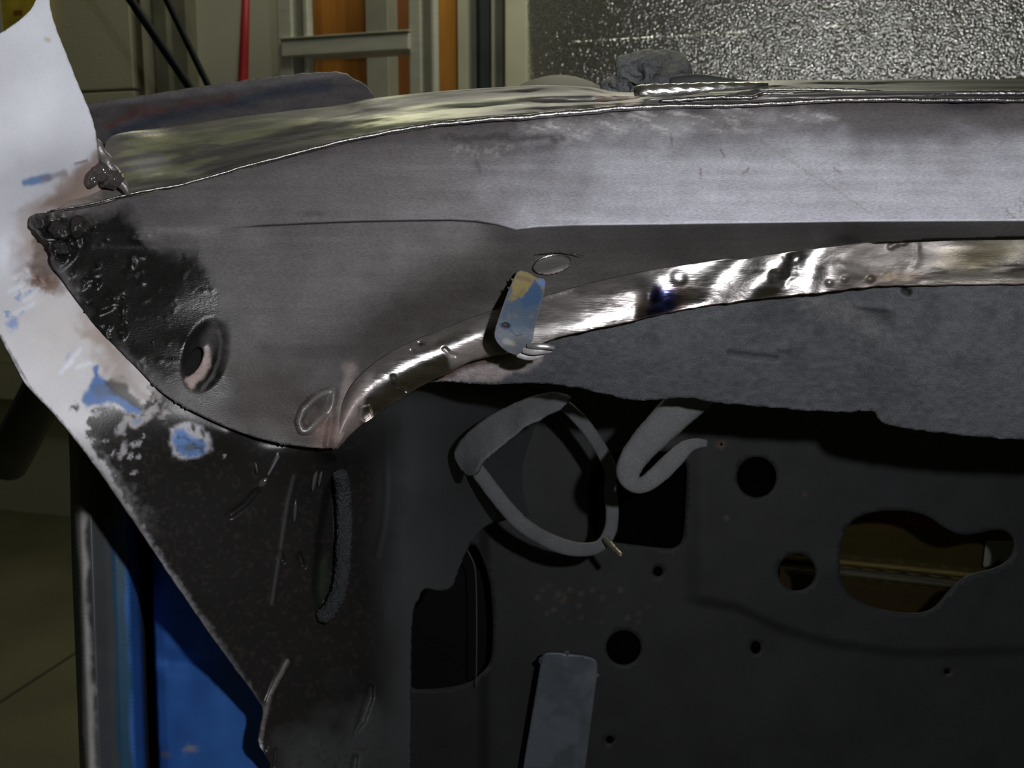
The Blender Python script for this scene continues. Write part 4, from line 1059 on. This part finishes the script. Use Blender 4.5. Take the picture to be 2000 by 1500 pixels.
tag(pl, 'small pale square tag at the tip of the keyhole cut-out', 'tag')

# --- bracket, strap loop, stud and hook under the panel
d_brk = tps([(886, 885, 0.695), (900, 858, 0.695), (960, 806, 0.690), (1030, 773, 0.687), (1080, 764, 0.685), (1118, 774, 0.685), (1090, 800, 0.677), (1000, 852, 0.671), (935, 905, 0.673), (922, 928, 0.679), (905, 922, 0.689), (960, 850, 0.677), (1030, 805, 0.675)])
def paint_brk(x, y): return Paint(x, y, (.105, .11, .118), .6, 0).vary(.15, 40)
brk = sheet('bracket', [(886, 892), (888, 876), (905, 852), (940, 822), (985, 796), (1030, 776), (1072, 765), (1100, 768), (1118, 776), (1108, 786), (1090, 802), (1066, 810), (1058, 818), (1030, 828), (1000, 852), (965, 880), (936, 904), (930, 922), (918, 930), (905, 924), (894, 910)], lambda x, y: d_brk(x, y) + .0006 * fbm(x, y, 25, 3), m_prim, car, paint_brk, 4, thick=.003, rounds=1, jag=.8)
brk['label'] = 'dark grey curved bracket above the strap loop'
def paint_strap(x, y): return Paint(x, y, (.10, .104, .11), .6, 0).vary(.15, 30)
loop = sweep('strap_loop', [(1085, 782, 0.755, 11), (1112, 800, 0.757, 12), (1145, 835, 0.761, 13), (1178, 885, 0.765, 13), (1192, 920, 0.767, 12), (1192, 960, 0.769, 12), (1196, 1000, 0.770, 13), (1192, 1035, 0.770, 13), (1178, 1060, 0.769, 12), (1155, 1072, 0.767, 13), (1110, 1070, 0.763, 15), (1060, 1050, 0.759, 15), (1015, 1020, 0.755, 15), (975, 975, 0.751, 15), (945, 935, 0.747, 15), (925, 908, 0.745, 14)], m_prim, car, 150, 14, .45, 3.2, lambda i, t: 1 + .05 * fbm(i * 8.0, t * 30, 30, 3), paint_strap)
loop['label'] = 'dark grey pear-shaped strap loop'
sweep('stud_bolt', [(1183, 1052, 0.761, 7), (1192, 1063, 0.757, 7), (1202, 1074, 0.752, 6), (1213, 1085, 0.747, 6)], plain('zinc_stud', (.36, .33, .26), .35, .8, 400, .6, .2), loop, 40, 12, 1.0, bumps=lambda i, t: 1 + .08 * np.sin(i * 2.6))
hook = sweep('hook_strap', [(1370, 758, 0.665, 38), (1335, 790, 0.663, 37), (1290, 835, 0.659, 33), (1250, 878, 0.655, 29), (1232, 905, 0.652, 26), (1228, 928, 0.650, 24), (1240, 946, 0.649, 17), (1262, 944, 0.651, 17), (1290, 922, 0.655, 19), (1320, 893, 0.660, 18), (1342, 873, 0.663, 14), (1362, 866, 0.665, 10), (1380, 866, 0.667, 7)], m_prim, car, 160, 16, .42, 3.0, lambda i, t: 1 + .03 * fbm(i * 8.0, t * 30, 30, 3), lambda x, y: Paint(x, y, (.115, .118, .124), .6, 0).vary(.12, 30))
hook['label'] = 'dark grey bent hook strap hanging from the under panel'

# --- plate in front of the bulkhead
def paint_plate(x, y):
    p = Paint(x, y, (.105, .12, .14), .45, .1)
    p.put(.6 * ss(0, .6, fbm(x, y, 45, 4, seed=2)), (.058, .068, .082)); p.put(.4 * lmask([(1166, 1290), (1142, 1500)], x, y, 4, 3), (.13, .125, .115))
    return p
plate = sheet('metal_plate', [(1058, 1283), (1068, 1273), (1110, 1277), (1158, 1284), (1169, 1296), (1160, 1370), (1140, 1520), (1130, 1620), (1005, 1620), (1022, 1500), (1044, 1370)], lambda x, y: .845 + .00003 * (y - 1280) + .0006 * fbm(x, y, 50, 3), painted('plate_paint', 300, .3, None, .15, .4), None, paint_plate, 5, thick=.004, rounds=1)
tag(plate, 'narrow blue-grey metal plate standing in front of the dark bulkhead', 'plate')

# --- blue panel and rounded edge beyond the side panel
def d_blue(x, y):
    s = (x - 140) - (y - 950) * .035
    prof = np.interp(s, [-30, 0, 15, 35, 60, 80, 105, 122, 132, 140, 146, 152, 170, 450], [.66, .597, .582, .579, .588, .593, .596, .62, .665, .71, .69, .630, .624, .590])
    return prof + .006 * np.exp(-((y - 1290 - .10 * (x - 290)) / 22.0) ** 2) * ss(300, 330, x) * (1 - ss(1290, 1340, y)) + .002 * fbm(x, y, 90, 2) * ss(300, 330, x)
def paint_blue(x, y):
    s = (x - 140) - (y - 950) * .035
    p = Paint(x, y, (.034, .125, .40), .5, 0)
    n = fbm(x, y, 30, 4, 90)
    p.put(1 - ss(95, 108, s + n * 6), (.014, .06, .115), .45, 0)
    p.put(1 - ss(68, 80, s + n * 5), (.07, .075, .078), .4, .2)
    p.put(.9 * lmask([(155, 1010), (158, 1100), (160, 1200), (168, 1330), (172, 1420), (178, 1520)], x, y, 13, 6, 5, 30), (.62, .61, .60), .5, .1)
    p.put(1 - ss(6, 11, s + n * 4), (.02, .06, .085), .4)
    p.put(ss(124, 130, s) * (1 - ss(146, 151, s)), (.008, .009, .008), .8)
    p.put((1 - ss(980, 1030, y)) * (1 - ss(60, 120, s)), (.05, .05, .028), .5)  # olive reflection on the upper rounded edge, painted into the colour
    p.put(.7 * blob(x, y, 372, 1462, 12, 7, -20, .6, 5, 9), (.32, .29, .28)); p.put(.6 * blob(x, y, 322, 1474, 8, 5, 0, .6, 4, 9), (.2, .18, .17))
    return p.vary(.10, 40, 4)
bl = sheet('blue_body_panel', [(132, 800), (470, 800), (528, 1300), (528, 1620), (160, 1620), (152, 1400), (140, 1100), (136, 900)], d_blue, m_pnt, None, paint_blue, 5, thick=.002, rounds=0)
tag(bl, 'blue painted panel with a worn rounded edge, low behind the black side panel', 'body panel')
